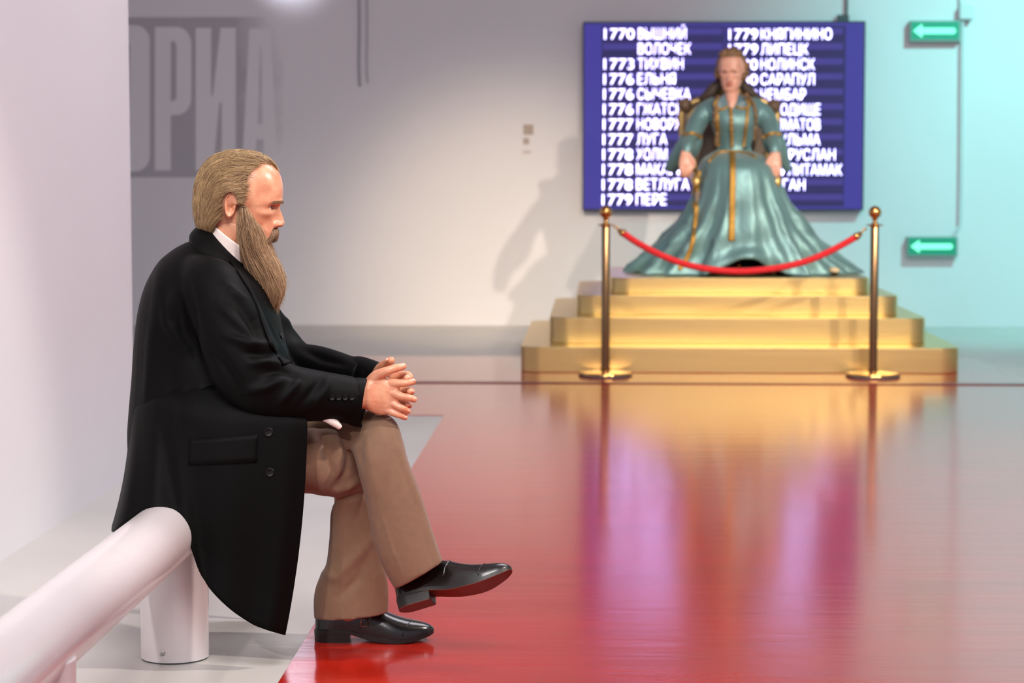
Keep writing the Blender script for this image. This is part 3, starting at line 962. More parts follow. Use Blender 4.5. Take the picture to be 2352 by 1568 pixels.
# ---- beard: sections between a back edge and a front edge, filled with strands
bst = np.array([(561, 442, 575, 444, .0715), (557, 464, 579, 468, .0735), (550, 482, 592, 488, .0745), (546, 500, 601, 504, .074), (543, 518, 611, 520, .0725), (542, 540, 618, 540, .070), (545, 563, 621, 561, .066), (550, 586, 630, 585, .061),
                (559, 609, 644, 610, .056), (570, 634, 653, 636, .051), (582, 656, 655, 658, .046), (596, 679, 651, 678, .038), (606, 697, 643, 696, .028), (613, 710, 633, 710, .017), (617, 721, 621, 721, .005)])
def beard_loft(shrink):
    S = []
    for ax, ay, bx, by, hy in bst:
        cx, cy = (ax + bx) / 2, (ay + by) / 2
        S.append((cx + (ax - cx) * shrink, cy + (ay - cy) * shrink, cx + (bx - cx) * shrink, cy + (by - cy) * shrink, YM + 0.003, hy * shrink))
    return ploft(S, 32, 4, 2.6)
beard = obj('beard', *beard_loft(0.93), 'hair_under_man', man)
def beard_point(s, a, rho):
    """s along the beard 0..1, a angle round the section, rho share of the radius"""
    x = s * (len(bst) - 1)
    cols = [np.interp(x, range(len(bst)), bst[:, k]) for k in range(5)]
    ax, ay, bx, by, hy = cols
    cx, cy = (ax + bx) / 2, (ay + by) / 2
    ex, ey = (bx - ax) / 2, (by - ay) / 2
    ca, sa = np.cos(a), np.sin(a)
    ca, sa = np.sign(ca) * np.abs(ca) ** 0.77, np.sign(sa) * np.abs(sa) ** 0.77
    px, py = cx + ex * rho * ca, cy + ey * rho * ca
    k = YM / F
    # pixel to metres on the man's plane (linear round the beard)
    X = B0[0] + (px - 590) * BX[0]; Z = B0[2] + (py - 590) * BZ[2]
    return np.stack([X, YM + 0.003 + hy * rho * sa, Z], -1)
B0 = np.array(W(590, 590, YM)); BX = np.array(W(591, 590, YM)) - B0; BZ = np.array(W(590, 591, YM)) - B0
curves = []
for i in range(13000):
    s0 = min(0.93, max(0.0, RNG.beta(1.1, 1.8)))
    L = RNG.uniform(0.14, 0.36) * (1 + 0.3 * s0)
    a0 = RNG.uniform(0, 2 * math.pi); rho = 1.0 - 0.16 * RNG.random() ** 1.6
    ph = RNG.uniform(0, 6.28); am = RNG.uniform(0.008, 0.03)
    t = np.linspace(0, 1, 10)
    s = np.clip(s0 + L * t, 0, 0.999)
    clump = math.sin(a0 * 9 + 3 * math.sin(s0 * 9))
    a = a0 + 0.10 * clump * t + am * np.sin(t * 9 + ph)
    r = rho + 0.03 * clump * t + 0.012 * np.sin(t * 11 + ph * 2)
    r = np.where(t < 0.2, r - (0.2 - t) * 0.4, r)
    c = beard_point(s, np.full(10, 1.0) * a, r)
    if s0 + L > 0.999:
        c = c + np.maximum(0, s0 + L * t - 0.999)[:, None] * np.array((0.02, 0, -0.12))
    if RNG.random() < 0.10:
        c = c + (t ** 2)[:, None] * RNG.normal(0, 0.007, 3)
    curves.append(c)
tag(strands('beard_strands', curves, 0.00045, 'beard_strand_man', beard), 'long brown beard hair', kind='stuff')
# moustache
mst = [(618, 527, 637, 525, 5.235, .022), (614, 535, 640, 534, 5.235, .026), (611, 543, 638, 543, 5.235, .027), (610, 550, 632, 550, 5.235, .023), (611, 555, 626, 555, 5.235, .012)]
mou = obj('moustache', *ploft([(a + 2, b + 2, c - 7, d + 1, YM, h * .75) for a, b, c, d, e, h in mst], 24, 4), 'hair_under_man', man)
curves = []
for i in range(1500):
    b = math.sin(RNG.uniform(-1.57, 1.57))
    fr = RNG.random() ** 0.6
    t = np.linspace(0, 1, 8)
    L = RNG.uniform(0.7, 1.1)
    x = 621 + 17 * fr * math.sqrt(max(0, 1 - b * b * 0.85)) + (3.5 * np.sin(t * 2.6) - 7 * t ** 2 * (0.3 + 1.9 * abs(b)))
    y = 523.5 + 7 * abs(b) + 29 * t * L
    v = b * (0.026 + 0.009 * t) + 0.0012 * np.sin(t * 7 + i)
    c = np.stack([B0[0] + (x - 590) * BX[0], YM + v, B0[2] + (y - 590) * BZ[2]], 1)
    rot = Matrix.Rotation(HROT, 3, 'Z')
    c = (c - HO) @ np.array(rot).T + HO
    curves.append(c)
tag(strands('moustache_strands', curves, 0.00045, 'moustache_strand_man', mou), kind='stuff')
# eyebrows
for sgn in (-1, 1):
    curves = []
    for i in range(620):
        b = RNG.random()
        t = np.linspace(0, 1, 5)
        v = sgn * (11 + 32 * b + 9 * t)
        yb = 465.5 - 3.0 * math.sin(b * 2.6) + RNG.normal(0, 1.3) + 2.0 * t * b
        uu = np.interp(11 + 32 * b, [11, 20, 30, 38, 43], [100.5, 98.5, 94, 87, 82]) + 1.5 + 1.2 * np.sin(t * 3) - 7 * t * b ** 2
        H = np.stack([uu, v, HC[1] - yb + 0 * t], 1)
        curves.append(to_world(H, HROT, HO, SC))
    tag(strands('eyebrow', curves, 0.00042, 'moustache_strand_man', man), kind='stuff')

# ---- coat
torso = ploft([(470, 548, 548, 600, YM, .075), (432, 555, 566, 612, YM, .115), (386, 585, 588, 632, YM, .185), (348, 640, 612, 660, YM, .222), (327, 705, 634, 715, YM, .228), (316, 785, 652, 790, YM, .226),
               (311, 860, 676, 860, YM, .232), (305, 935, 700, 930, YM, .246), (302, 990, 703, 985, YM, .255), (304, 1040, 690, 1040, YM, .25)], 40, 5, 2.35)
armR = ptube([(452, 640, 5.12, 58), (486, 668, 5.065, 74), (515, 730, 5.035, 80), (545, 805, 5.01, 80), (582, 872, 5.005, 76), (650, 900, 5.015, 66), (730, 909, 5.042, 57), (780, 915, 5.062, 54.5), (808, 919, 5.076, 53.5)], 24, 6, round_end=False)
armL = ptube([(500, 640, 5.40, 58), (540, 672, 5.45, 66), (585, 735, 5.48, 66), (632, 800, 5.49, 64), (680, 840, 5.45, 57), (755, 851, 5.355, 49), (800, 858, 5.295, 43), (838, 864, 5.250, 38)], 24, 6, round_end=False)
CV, CF = voxel(*merge(torso, armR, armL), 0.0065, 5)
creases = [
    ([(520, 655), (560, 690), (585, 740)], 11, .012), ([(545, 690), (575, 740), (600, 790)], 9, -.010), ([(505, 700), (545, 740), (590, 790)], 10, .009),
    ([(520, 770), (570, 790), (625, 790)], 9, .010), ([(560, 810), (600, 815), (640, 812)], 8, -.009), ([(575, 835), (610, 830), (660, 845)], 9, .011), ([(600, 860), (640, 850), (690, 870)], 9, -.009),
    ([(560, 900), (610, 890), (650, 870)], 10, .010), ([(640, 930), (670, 895), (690, 870)], 8, .008), ([(690, 930), (720, 895), (735, 872)], 8, -.007), ([(720, 935), (745, 900), (755, 870)], 8, .006),
    ([(480, 800), (520, 850), (560, 920)], 12, -.010), ([(430, 650), (440, 720), (450, 820)], 10, -.010), ([(380, 660), (385, 740), (420, 800)], 14, .012), ([(410, 690), (420, 760), (470, 850)], 12, -.010),
    ([(370, 600), (360, 700), (350, 800)], 14, .006), ([(350, 760), (345, 860), (335, 960)], 14, .008), ([(400, 850), (395, 930), (380, 1010)], 16, -.008), ([(460, 880), (480, 940), (470, 1010)], 16, .008)]
CV = folds(CV, CF, creases, near=5.28)
creasesL = [([(700, 790), (730, 800), (790, 818)], 8, .006), ([(690, 800), (740, 825), (800, 840)], 8, -.006), ([(650, 730), (680, 745), (700, 780)], 8, .006)]
CV = folds(CV, CF, creasesL)
# cuffs: open ends of the sleeves
cuffR = ploft([(800, 973, 803, 868, 5.073, .050), (812, 978, 820, 867, 5.080, .053), (824, 980, 836, 868, 5.086, .0525), (830, 981, 844, 870, 5.089, .051), (827, 978, 841, 873, 5.089, .045), (812, 970, 822, 876, 5.083, .040)], 32, 4, 2.3, caps=False)
cuffL = ploft([(808, 900, 814, 818, 5.282, .041), (824, 905, 834, 819, 5.262, .044), (842, 900, 871, 832, 5.225, .042), (838, 896, 866, 838, 5.225, .037), (822, 892, 836, 834, 5.245, .034)], 28, 4, 2.2, caps=False)
# skirt of the coat, open at the front, hanging over the pipe
cols = [((706, 925, 4.995), (655, 1458, 4.985)), ((680, 925, 4.985), (632, 1452, 4.972)), ((650, 925, 4.978), (605, 1443, 4.965)), ((600, 925, 4.970), (575, 1430, 4.957)), ((540, 925, 4.972), (530, 1400, 4.950)), ((480, 925, 4.978), (490, 1360, 4.945)), ((440, 925, 4.985), (464, 1322, 4.942)),
        ((415, 925, 5.0), (443, 1266, 4.940)), ((392, 925, 5.01), (420, 1215, 4.938)), ((370, 925, 5.03), (386, 1181, 4.938)), ((352, 925, 5.05), (352, 1171, 4.938)), ((330, 925, 5.085), (316, 1183, 4.942)), ((312, 925, 5.14), (282, 1207, 4.955)),
        ((305, 925, 5.20), (262, 1222, 5.02)), ((303, 925, 5.25), (259, 1213, 5.20)), ((305, 925, 5.31), (266, 1200, 5.38)), ((325, 925, 5.40), (310, 1185, 5.55)), ((380, 925, 5.47), (390, 1230, 5.57)), ((480, 925, 5.51), (480, 1330, 5.56)), ((600, 925, 5.515), (560, 1390, 5.55)), ((695, 925, 5.49), (630, 1400, 5.53))]
C = catmull([a + b for a, b in cols], 5)
rows_n = 36
G = []
for ti in range(rows_n):
    t = ti / (rows_n - 1)
    row = []
    for j, c in enumerate(C):
        e = t ** 2.3
        x = c[0] + (c[3] - c[0]) * e
        tuck = max(0.0, 1 - t / 0.16) ** 1.5
        x += (500 - x) * 0.14 * tuck
        y = c[1] - 40 + (c[4] - c[1] + 40) * t
        sj = j / (len(C) - 1)
        Yw = c[2] + (c[5] - c[2]) * t ** 0.8 - 0.010 * math.sin(math.pi * min(1, t * 1.2)) * math.exp(-((sj - 0.2) / 0.15) ** 2)
        Yw += (YM - Yw) * 0.16 * tuck
        Yw += 0.006 * math.sin(sj * 46 + 1.0) * t * (1 if sj < 0.6 else 0.3)
        row.append(W(x, y, Yw))
    G.append([tuple(r) for r in row])
skirt = sheet(G, 0.006)
CALL = merge((CV, CF), cuffR, cuffL, skirt)
coat = obj('coat', *CALL, 'coat_wool', man)
snap = Snap(*CALL)
def band(name, edgeA, edgeB, material, parent, k=6, m=6, off=0.006, thick=0.005, dY=5.1):
    """thick strip between two pixel polylines, laid on the coat"""
    A, B = catmull(edgeA, k), catmull(edgeB, k)
    grid = []
    for i in range(m):
        t = i / (m - 1)
        grid.append([snap(*(a * (1 - t) + b * t), off, dY) for a, b in zip(A, B)])
    return obj(name, *sheet(grid, thick), material, parent)
band('lapel', [(520, 590), (556, 640), (585, 690), (604, 745), (625, 800), (652, 838)], [(548, 604), (575, 652), (600, 703), (630, 758), (655, 802), (668, 832)], 'coat_wool', coat, off=0.007, thick=0.007)
# collar round the neck
def ring_pt(bx, by, fx, fy, hy, a):
    A, B = np.array(W(bx, by, YM)), np.array(W(fx, fy, YM))
    return (A + B) / 2 + (B - A) / 2 * math.cos(a) + np.array((0, hy * math.sin(a), 0))
def neckband(name, sections, amax, material, parent, thick, n=48):
    grid = []
    for s in sections:
        grid.append([ring_pt(*s, math.pi + a) for a in np.linspace(-amax, amax, n)])
    grid = np.array(grid)
    grid = np.stack([catmull(grid[:, j], 4) for j in range(n)], 1)
    return obj(name, *sheet(grid, thick), material, parent)
neckband('coat_collar', [(478, 516, 570, 614, .070), (468, 516, 572, 623, .078), (455, 522, 572, 630, .092), (442, 536, 560, 640, .108), (440, 548, 556, 642, .114)], 2.55, 'coat_wool', coat, 0.006)
neckband('shirt_collar', [(486, 506, 580, 578, .0640), (477, 526, 567, 598, .066), (468, 548, 560, 624, .068)], 3.02, 'shirt_white', man, 0.004)
obj('shirt_front', *ploft([(520, 592, 562, 608, YM, .050), (536, 625, 588, 640, YM, .055), (560, 680, 612, 690, YM, .06), (570, 720, 622, 725, YM, .05)], 24, 4), 'tie_black', man)
# pocket flap and buttons
band('pocket_flap', [(434, 1008), (510, 1003), (592, 996)], [(432, 1068), (510, 1065), (590, 1061)], 'coat_wool', coat, off=0.0022, thick=0.003)
def button(px, py, r, parent, off=0.0005):
    c = snap(px, py, off)
    if c is None: return
    d1, d2 = snap(px + 5, py, off), snap(px, py - 5, off)
    nr = np.cross(d1 - c, d2 - c); nr /= np.linalg.norm(nr)
    if nr[1] > 0: nr = -nr
    q = Vector(nr).to_track_quat('Z', 'Y').to_matrix()
    V, Fc = lathe([(r * 0.9, -0.003), (r, 0.0), (r, 0.002), (r * 0.85, 0.0032), (r * 0.65, 0.0022), (r * 0.2, 0.0018)], (0, 0, 0), 20)
    V = [tuple(Vector(c) + q @ Vector(v)) for v in V]
    obj('button', V, Fc, 'coat_button', parent, autosmooth=50)
for x in (762, 777, 792, 807):
    button(x, 913 + (x - 762) * 0.01, 0.0068, coat)
for x, y in ((617, 992), (620, 1084)):
    button(x, y, 0.0105, coat)
button(645, 770, 0.0085, coat)
obj('shirt_tail', *tube([tuple(W(728, 956, 5.035)), tuple(W(750, 960, 5.03)), tuple(W(768, 970, 5.03)), tuple(W(782, 982, 5.035))], [0.006, 0.010, 0.010, 0.006], 10, k=4), 'shirt_white', man)

# ---- trousers
legR = ploft([(400, 1160, 400, 985, 5.13, .085), (560, 1152, 560, 980, 5.13, .085), (690, 1132, 690, 985, 5.14, .080), (745, 1138, 760, 985, 5.155, .074), (772, 1142, 820, 1010, 5.18, .068), (768, 1152, 852, 1075, 5.21, .064), (760, 1180, 862, 1150, 5.235, .060),
              (757, 1235, 866, 1215, 5.25, .060), (748, 1300, 876, 1275, 5.262, .062), (728, 1340, 888, 1320, 5.268, .066), (721, 1375, 892, 1362, 5.27, .068), (722, 1417, 891, 1404, 5.27, .069)], 48, 6, 2.2, crease=0.07, phi0=-0.35)
legL = ploft([(400, 1130, 400, 955, 5.37, .085), (560, 1095, 560, 942, 5.33, .082), (690, 1075, 690, 940, 5.27, .076), (770, 1062, 790, 942, 5.20, .070), (800, 1035, 868, 946, 5.155, .064), (808, 1035, 908, 968, 5.125, .062), (816, 1055, 926, 1015, 5.108, .060), (824, 1085, 938, 1062, 5.10, .058),
              (842, 1155, 964, 1128, 5.095, .057), (854, 1220, 984, 1190, 5.092, .057), (868, 1275, 1000, 1240, 5.09, .058), (888, 1318, 1010, 1268, 5.09, .059), (906, 1350, 1017, 1287, 5.09, .059)], 48, 6, 2.2, crease=0.07, phi0=-0.45)
def leg_mesh(m, lines):
    V, Fc = voxel(*m, 0.0045, 2, 0.4)
    V = folds(V, Fc, [(p_, w_ * 1.0, h_ * 0.85) for p_, w_, h_ in lines])
    return V, Fc
TR = leg_mesh(legR, [([(712, 985), (728, 1040), (735, 1120)], 12, .008), ([(738, 990), (752, 1050), (772, 1115)], 9, -.010), ([(770, 1000), (782, 1050), (770, 1120)], 12, .010), ([(800, 1030), (795, 1080), (760, 1132)], 9, -.008), ([(765, 1132), (800, 1118), (845, 1090)], 9, .010), ([(770, 1150), (805, 1142), (850, 1132)], 7, -.010), ([(787, 1165), (790, 1250), (780, 1405)], 4, .0022), ([(735, 1318), (775, 1325), (850, 1240)], 14, .010), ([(780, 1372), (822, 1330), (852, 1262)], 10, -.008)])
TL = leg_mesh(legL, [([(840, 1000), (850, 1080), (870, 1150)], 14, .004), ([(835, 1010), (825, 1040), (835, 1070)], 9, -.006), ([(870, 1160), (900, 1260), (930, 1330)], 4, .0025), ([(905, 1000), (925, 1060), (960, 1150)], 8, .004)])
trousers = obj('trousers', *merge(TR, TL), 'trouser_wool', man)
# ---- shoes
def shoe_parts():
    xs = [0, .004, .012, .03, .06, .09, .12, .15, .18, .205, .23, .255, .272, .284, .291, .294]
    hw = [.006, .017, .026, .0315, .033, .0315, .033, .038, .043, .044, .0415, .034, .027, .019, .011, .004]
    zs = [.030, .030, .030, .030, .030, .028, .019, .012, .009, .008, .010, .015, .019, .023, .026, .027]
    zt = [.060, .085, .100, .105, .106, .104, .098, .086, .070, .060, .053, .048, .044, .039, .034, .030]
    S = catmull(np.column_stack([xs, hw, zs, zt]), 4)
    rings = []
    for x, h, a, b in S:
        ring = []
        for j in range(25):
            f = math.pi * j / 24
            w = h * math.copysign(abs(math.cos(f)) ** 0.75, math.cos(f))
            ring.append((x, w, a + (b - a) * math.sin(f) ** 0.85))
        for j in range(1, 8):
            ring.append((x, -h + 2 * h * j / 8, a))
        rings.append(ring)
    upper = skin_rings(rings)
    def plate(z_off0, z_off1, grow, x0=-1, x1=9):
        R = []
        for x, h, a, b in S:
            if not x0 <= x <= x1: continue
            hh = h + grow
            R.append([(x, hh, a + z_off1), (x, hh, a + z_off0), (x, -hh, a + z_off0), (x, -hh, a + z_off1)])
        return skin_rings(R)
    welt = plate(-0.006, 0.002, 0.0035)
    sole = plate(-0.0075, -0.0055, 0.003, 0.075)
    heel = []
    for z, kx, kw in ((.0255, 1, 1), (.012, .985, .97), (.002, .97, .95)):
        heel.append([(x, w) for x, w in [(-.003, 0)]])
    R = []
    for z, s in ((.026, 1.0), (.012, .975), (.0018, .96)):
        ring = []
        for a in np.linspace(math.pi / 2, 3 * math.pi / 2, 16):
            ring.append((0.031 + 0.034 * s * math.cos(a) * 1.0, 0.0345 * s * math.sin(a), z))
        ring += [(0.088 * s + 0.001, -0.0325 * s, z), (0.088 * s + 0.001, 0.0325 * s, z)]
        R.append(ring)
    heelm = skin_rings(R)
    R2 = [[(p[0], p[1], p[2]) for p in ring] for ring in ([(q[0] * .99, q[1] * .98, 0.0018) for q in R[2]], [(q[0] * .99, q[1] * .98, 0.0) for q in R[2]])]
    return upper, welt, sole, heelm, skin_rings(R2)
SH = shoe_parts()
def place(VF, M):
    V = np.array(VF[0]) @ np.array(M.to_3x3()).T + np.array(M.translation)
    return V, VF[1]
def make_shoe(M, buckle_side, tan):
    s = obj('shoe', *place(SH[0], M), 'shoe_leather', man, autosmooth=60)
    obj('welt', *place(SH[1], M), 'shoe_edge', s, autosmooth=40)
    obj('sole', *place(SH[2], M), tan, s, autosmooth=40)
    obj('heel', *place(SH[3], M), 'shoe_edge', s, autosmooth=40)
    obj('heel_pad', *place(SH[4], M), tan, s, autosmooth=40)
    # stitched cap seam over the toe and the strap over the instep
    def over(x, lift, r, f0=0.05, f1=0.95):
        S = catmull(np.column_stack([[0, .12, .15, .18, .205, .23, .255, .28], [.03, .033, .038, .043, .044, .0415, .034, .02], [.03, .022, .014, .009, .008, .010, .015, .022], [.105, .098, .086, .070, .060, .053, .048, .040]]), 8)
        out = []
        for f in np.linspace(math.pi * f0, math.pi * f1, 22):
            xx = x - 0.02 * abs(math.cos(f)) ** 2
            h, a, b = (np.interp(xx, S[:, 0], S[:, k]) for k in (1, 2, 3))
            out.append((xx, (h + lift) * math.copysign(abs(math.cos(f)) ** 0.75, math.cos(f)), a + (b - a) * math.sin(f) ** 0.85 + lift))
        return tube(out, r, 6)
    obj('toe_seam', *place(over(0.238, 0.0002, 0.0012), M), 'shoe_leather', s)
    st = over(0.150, -0.0035, 0.0055, 0.10, 0.90)
    obj('strap', *place(st, M), 'shoe_leather', s)
    if buckle_side:
        fr = [(0.124 + a, buckle_side * (0.0375 + 0.0), 0.052 + b) for a, b in ((-.007, -.008), (.007, -.008), (.007, .008), (-.007, .008), (-.007, -.008))]
        fr = [(x, y - buckle_side * (z - 0.044) * 0.25 + buckle_side * 0.004, z) for x, y, z in fr]
        obj('buckle', *place(tube(fr, 0.0013, 6), M), 'buckle_metal', s)
h0 = W(719, 1497, 5.29)
M = Matrix.Translation(Vector((W(718.5, 1470, 5.275).x + 0.003, 5.30, 0.003))) @ Matrix.Rotation(math.radians(2), 4, 'Z')
make_shoe(M, -1, 'shoe_edge')
heel_px, toe_px = W(918, 1408, 5.10), W(1171, 1330, 5.10)
fw = (toe_px - heel_px); pitch = math.atan2(fw.z, fw.x)
M = Matrix.Translation(W(919, 1404, 5.10)) @ Matrix.Rotation(-pitch, 4, 'Y') @ Matrix.Rotation(math.radians(-4), 4, 'Z') @ Matrix.Rotation(math.radians(-27), 4, 'X') @ Matrix.Scale(0.97, 4)
make_shoe(M, 0, 'shoe_sole_tan')
# ------------------------------------------------------------------ the woman on the throne
mat('satin_teal', lin(108, 146, 146), 0.46, metal=0.42, spec=0.6, noise=(7, 0.12), bump=(7, 0.55, (1, 1, 0.55), 0.03), sheen=0.2)
mat('satin_dark', lin(58, 96, 104), 0.4, noise=(7, 0.2))
mat('braid_gold', lin(176, 132, 52), 0.45, 0.6, noise=(60, 0.3), bump=(200, 0.3))
mat('skin_woman', lin(226, 172, 148), 0.42, noise=(30, 0.08, (1, 1, 1), lin(214, 150, 128)))
mat('lips_woman', lin(188, 104, 96), 0.4, noise=(50, 0.1))
mat('hair_woman', lin(136, 102, 66), 0.5, noise=(45, 0.45, (1, 1, 0.3)), bump=(90, 0.5, (1, 1, 0.25)))
mat('hair_dark_woman', lin(72, 56, 44), 0.6, noise=(45, 0.45, (1, 1, 0.3)), bump=(90, 0.5, (1, 1, 0.25)))
mat('throne_gilt', lin(214, 178, 112), 0.35, 0.7, noise=(30, 0.2))
mat('throne_cloth', lin(142, 124, 108), 0.8, noise=(40, 0.2), bump=(120, 0.2))
mat('throne_carving', lin(118, 92, 70), 0.5, noise=(60, 0.4), bump=(80, 0.5))
mat('shoe_red', lin(150, 62, 42), 0.4, noise=(20, 0.2))
mat('lining_cream', lin(232, 206, 160), 0.6, noise=(20, 0.1))
YW = 13.86
SW = F / YW
wm = empty('person', (W(1684, 620, YW).x, YW, POD_Z))
tag(wm, 'woman in a teal satin gown with gold trim seated before the blue screen', 'person')
# ---- throne
th = empty('throne_chair', (W(1684, 620, 14.1).x, 14.1, POD_Z))
tag(th, 'gilded throne with carved corner rosettes behind the woman in teal', 'chair')
TY = 14.12
def wt(px, py, Y=TY): return tuple(W(px, py, Y))
fr = [(1596, 420), (1572, 340), (1566, 285), (1567, 255), (1582, 240), (1612, 228), (1645, 214), (1682, 206), (1718, 214), (1742, 228), (1768, 241), (1783, 256), (1784, 286), (1779, 340), (1760, 420)]
obj('back_frame', *tube([wt(*q) for q in fr], 0.022, 12, k=5), 'throne_gilt', th)
inner = [(1612, 420), (1586, 340), (1582, 290), (1588, 258), (1620, 240), (1682, 222), (1738, 240), (1764, 258), (1769, 290), (1765, 340), (1745, 420)]
obj('inner_moulding', *tube([wt(a, b, TY - 0.02) for a, b in inner], 0.012, 10, k=5), 'throne_gilt', th)
pg = catmull(fr, 4)
tri = tessellate_polygon([[Vector((a, b, 0)) for a, b in pg]])
n = len(pg)
V = [tuple(W(a, b, TY - 0.012)) for a, b in pg] + [tuple(W(a, b, TY + 0.02)) for a, b in pg]
obj('back_pad', V, [tuple(t) for t in tri] + [tuple(i + n for i in t) for t in tri] + [(i, (i + 1) % n, n + (i + 1) % n, n + i) for i in range(n)], 'throne_cloth', th, False)
for cx, cy in ((1574, 242), (1777, 244)):
    parts = [ellipsoid(wt(cx, cy, TY - 0.03), 0.034, 0.03, 0.034, 16, 10)]
    for i in range(7):
        a = i * 2 * math.pi / 7
        c = W(cx + 10 * math.cos(a), cy + 10 * math.sin(a), TY - 0.02)
        parts.append(ellipsoid(c, 0.022, 0.02, 0.022, 12, 8))
    obj('rosette', *voxel(*merge(*parts), 0.006, 1), 'throne_carving', th)
x0, x1 = W(1590, 430, 13.9).x, W(1778, 430, 13.9).x
sz = POD_Z + 0.52
bevel(obj('seat', *boxm(x0, x1, 13.55, 14.12, sz - 0.08, sz), 'throne_cloth', th, False), 0.02, 3)
for x in (x0 + 0.02, x1 - 0.02):
    for y in (13.59, 14.08):
        obj('leg', *tube([(x, y, POD_Z + 0.001), (x, y, POD_Z + 0.03), (x, y, POD_Z + 0.2), (x, y, sz - 0.07)], [0.03, 0.02, 0.026, 0.034], 14, k=4), 'throne_gilt', th)
    sgn = -1 if x < (x0 + x1) / 2 else 1
    ax = x + sgn * 0.01
    za = W(1578, 402, 13.6).z - 0.03
    obj('armrest', *tube([(ax, 14.1, za + 0.02), (ax, 13.85, za + 0.03), (ax, 13.65, za + 0.01), (ax, 13.57, za), (ax, 13.56, za - 0.04)], [0.024, 0.026, 0.026, 0.03, 0.02], 12, k=5), 'throne_gilt', th)
    obj('arm_support', *tube([(ax, 13.66, sz - 0.03), (ax, 13.62, sz + 0.06), (ax, 13.66, za + 0.01)], 0.02, 10, k=5), 'throne_gilt', th)

# ---- body: head, neck, torso, arms, hands
WHO = np.array(W(1681, 167, YW - 0.02))
WR = math.radians(-103)
wsk = polar_profile([(629, 505), (634, 490), (637, 479), (643, 466), (646, 448), (645, 427), (640, 405), (629, 386), (612, 370), (585, 358), (550, 354),
                     (510, 360), (482, 378), (464, 402), (457, 430), (456, 460), (461, 490), (474, 515), (494, 540), (522, 558), (556, 576), (595, 585),
                     (614, 580), (622, 568), (624, 556), (631, 545), (628, 538), (632, 531), (629, 518)], HC)
WS = 880.0
Hw = face_features(star(wsk, lambda a: head_width(a) + 4, 240, 110), HC)
Hw[..., 0] -= np.clip(Hw[..., 0] - 84, 0, 30) * 0.25
WV, WF = skin_rings(Hw)
WV = to_world(WV, WR, WHO, WS)
def wtube(Q, **kw):
    return ptube(Q, 14, 4, SW, **kw)
def woman_hand(x, y, s, Y=13.55):
    """hand hanging over the end of the armrest, s = side of the thumb"""
    parts = [ploft([(x - 10, y - 18, x + 10, y - 18, Y + .02, .022), (x - 14, y, x + 14, y, Y, .02), (x - 16, y + 16, x + 15, y + 16, Y - .01, .018), (x - 13, y + 26, x + 12, y + 26, Y - .01, .012)], 20, 4)]
    for k, (dx, L) in enumerate(((-11.5, 26), (-4, 30), (4, 29), (11, 24))):
        parts.append(wtube([(x + dx, y + 16, Y - .008, 4.2), (x + dx * 1.02 + 1 * s, y + 26, Y - .016, 4.0), (x + dx * 0.95, y + 20 + L * 0.6, Y - .01, 3.6), (x + dx * 0.9, y + 20 + L * 0.85, Y + .008, 3.0)]))
    parts.append(wtube([(x + s * 10, y - 2, Y - .01, 5.0), (x + s * 18, y + 10, Y - .016, 4.4), (x + s * 18, y + 22, Y - .014, 3.6)]))
    return voxel(*merge(*parts), 0.004, 2)
arms = [wtube([(1632, 246, YW, 17), (1602, 290, 13.80, 14), (1586, 322, 13.70, 12), (1577, 352, 13.57, 10)]),
        wtube([(1738, 246, YW, 17), (1766, 290, 13.80, 14), (1780, 322, 13.70, 12), (1779, 352, 13.57, 10)])]
wb = voxel(*merge(ploft([(1664, 195, 1697, 195, YW, .055), (1662, 215, 1699, 215, YW, .055), (1655, 232, 1708, 232, YW, .065), (1640, 250, 1730, 250, YW, .09), (1650, 330, 1722, 330, YW, .10)], 24, 4), wtube([(1681, 212, YW - .035, 17), (1681, 234, YW - .088, 13.5), (1680, 251, YW - .124, 5)]), *arms), 0.007, 2)
body = obj('body', *merge((WV, WF), wb, woman_hand(1575, 362, 1), woman_hand(1780, 364, -1)), 'skin_woman', wm, fix=True)
for s in (-1, 1):
    E0 = to_world([[EYEU, s * 30, HC[1] - 475.5]], WR, WHO, WS)[0]
    e = obj('eye', *ellipsoid(E0, 11.2 / WS, 11.2 / WS, 11.2 / WS, 18, 12), 'eye_white', wm)
    E1 = to_world([[EYEU + 8.0, s * 30, HC[1] - 475.5]], WR, WHO, WS)[0]
    obj('iris', *ellipsoid(E1, 4.6 / WS, 4.6 / WS, 5.2 / WS, 14, 8), 'eye_iris', e)
    bp = [to_world([[float(np.interp(abs(v), [11, 20, 30, 38, 44], [96, 94.5, 90, 83, 76])) + 1, s * v, HC[1] - (464 - 3 * math.sin((v - 10) / 13))]], WR, WHO, WS)[0] for v in (10, 18, 26, 34, 42)]
    obj('eyebrow', *tube(bp, [0.002, 0.003, 0.003, 0.0025, 0.001], 8, k=3), 'hair_woman', wm)
L0 = to_world([[81, 0, HC[1] - 538]], WR, WHO, WS)[0]
obj('lips', *merge(ellipsoid(L0 + np.array((0, 0, .005)), 0.023, 0.012, 0.005, 16, 8), ellipsoid(L0 - np.array((0, 0, .004)), 0.019, 0.012, 0.006, 16, 8)), 'lips_woman', wm)
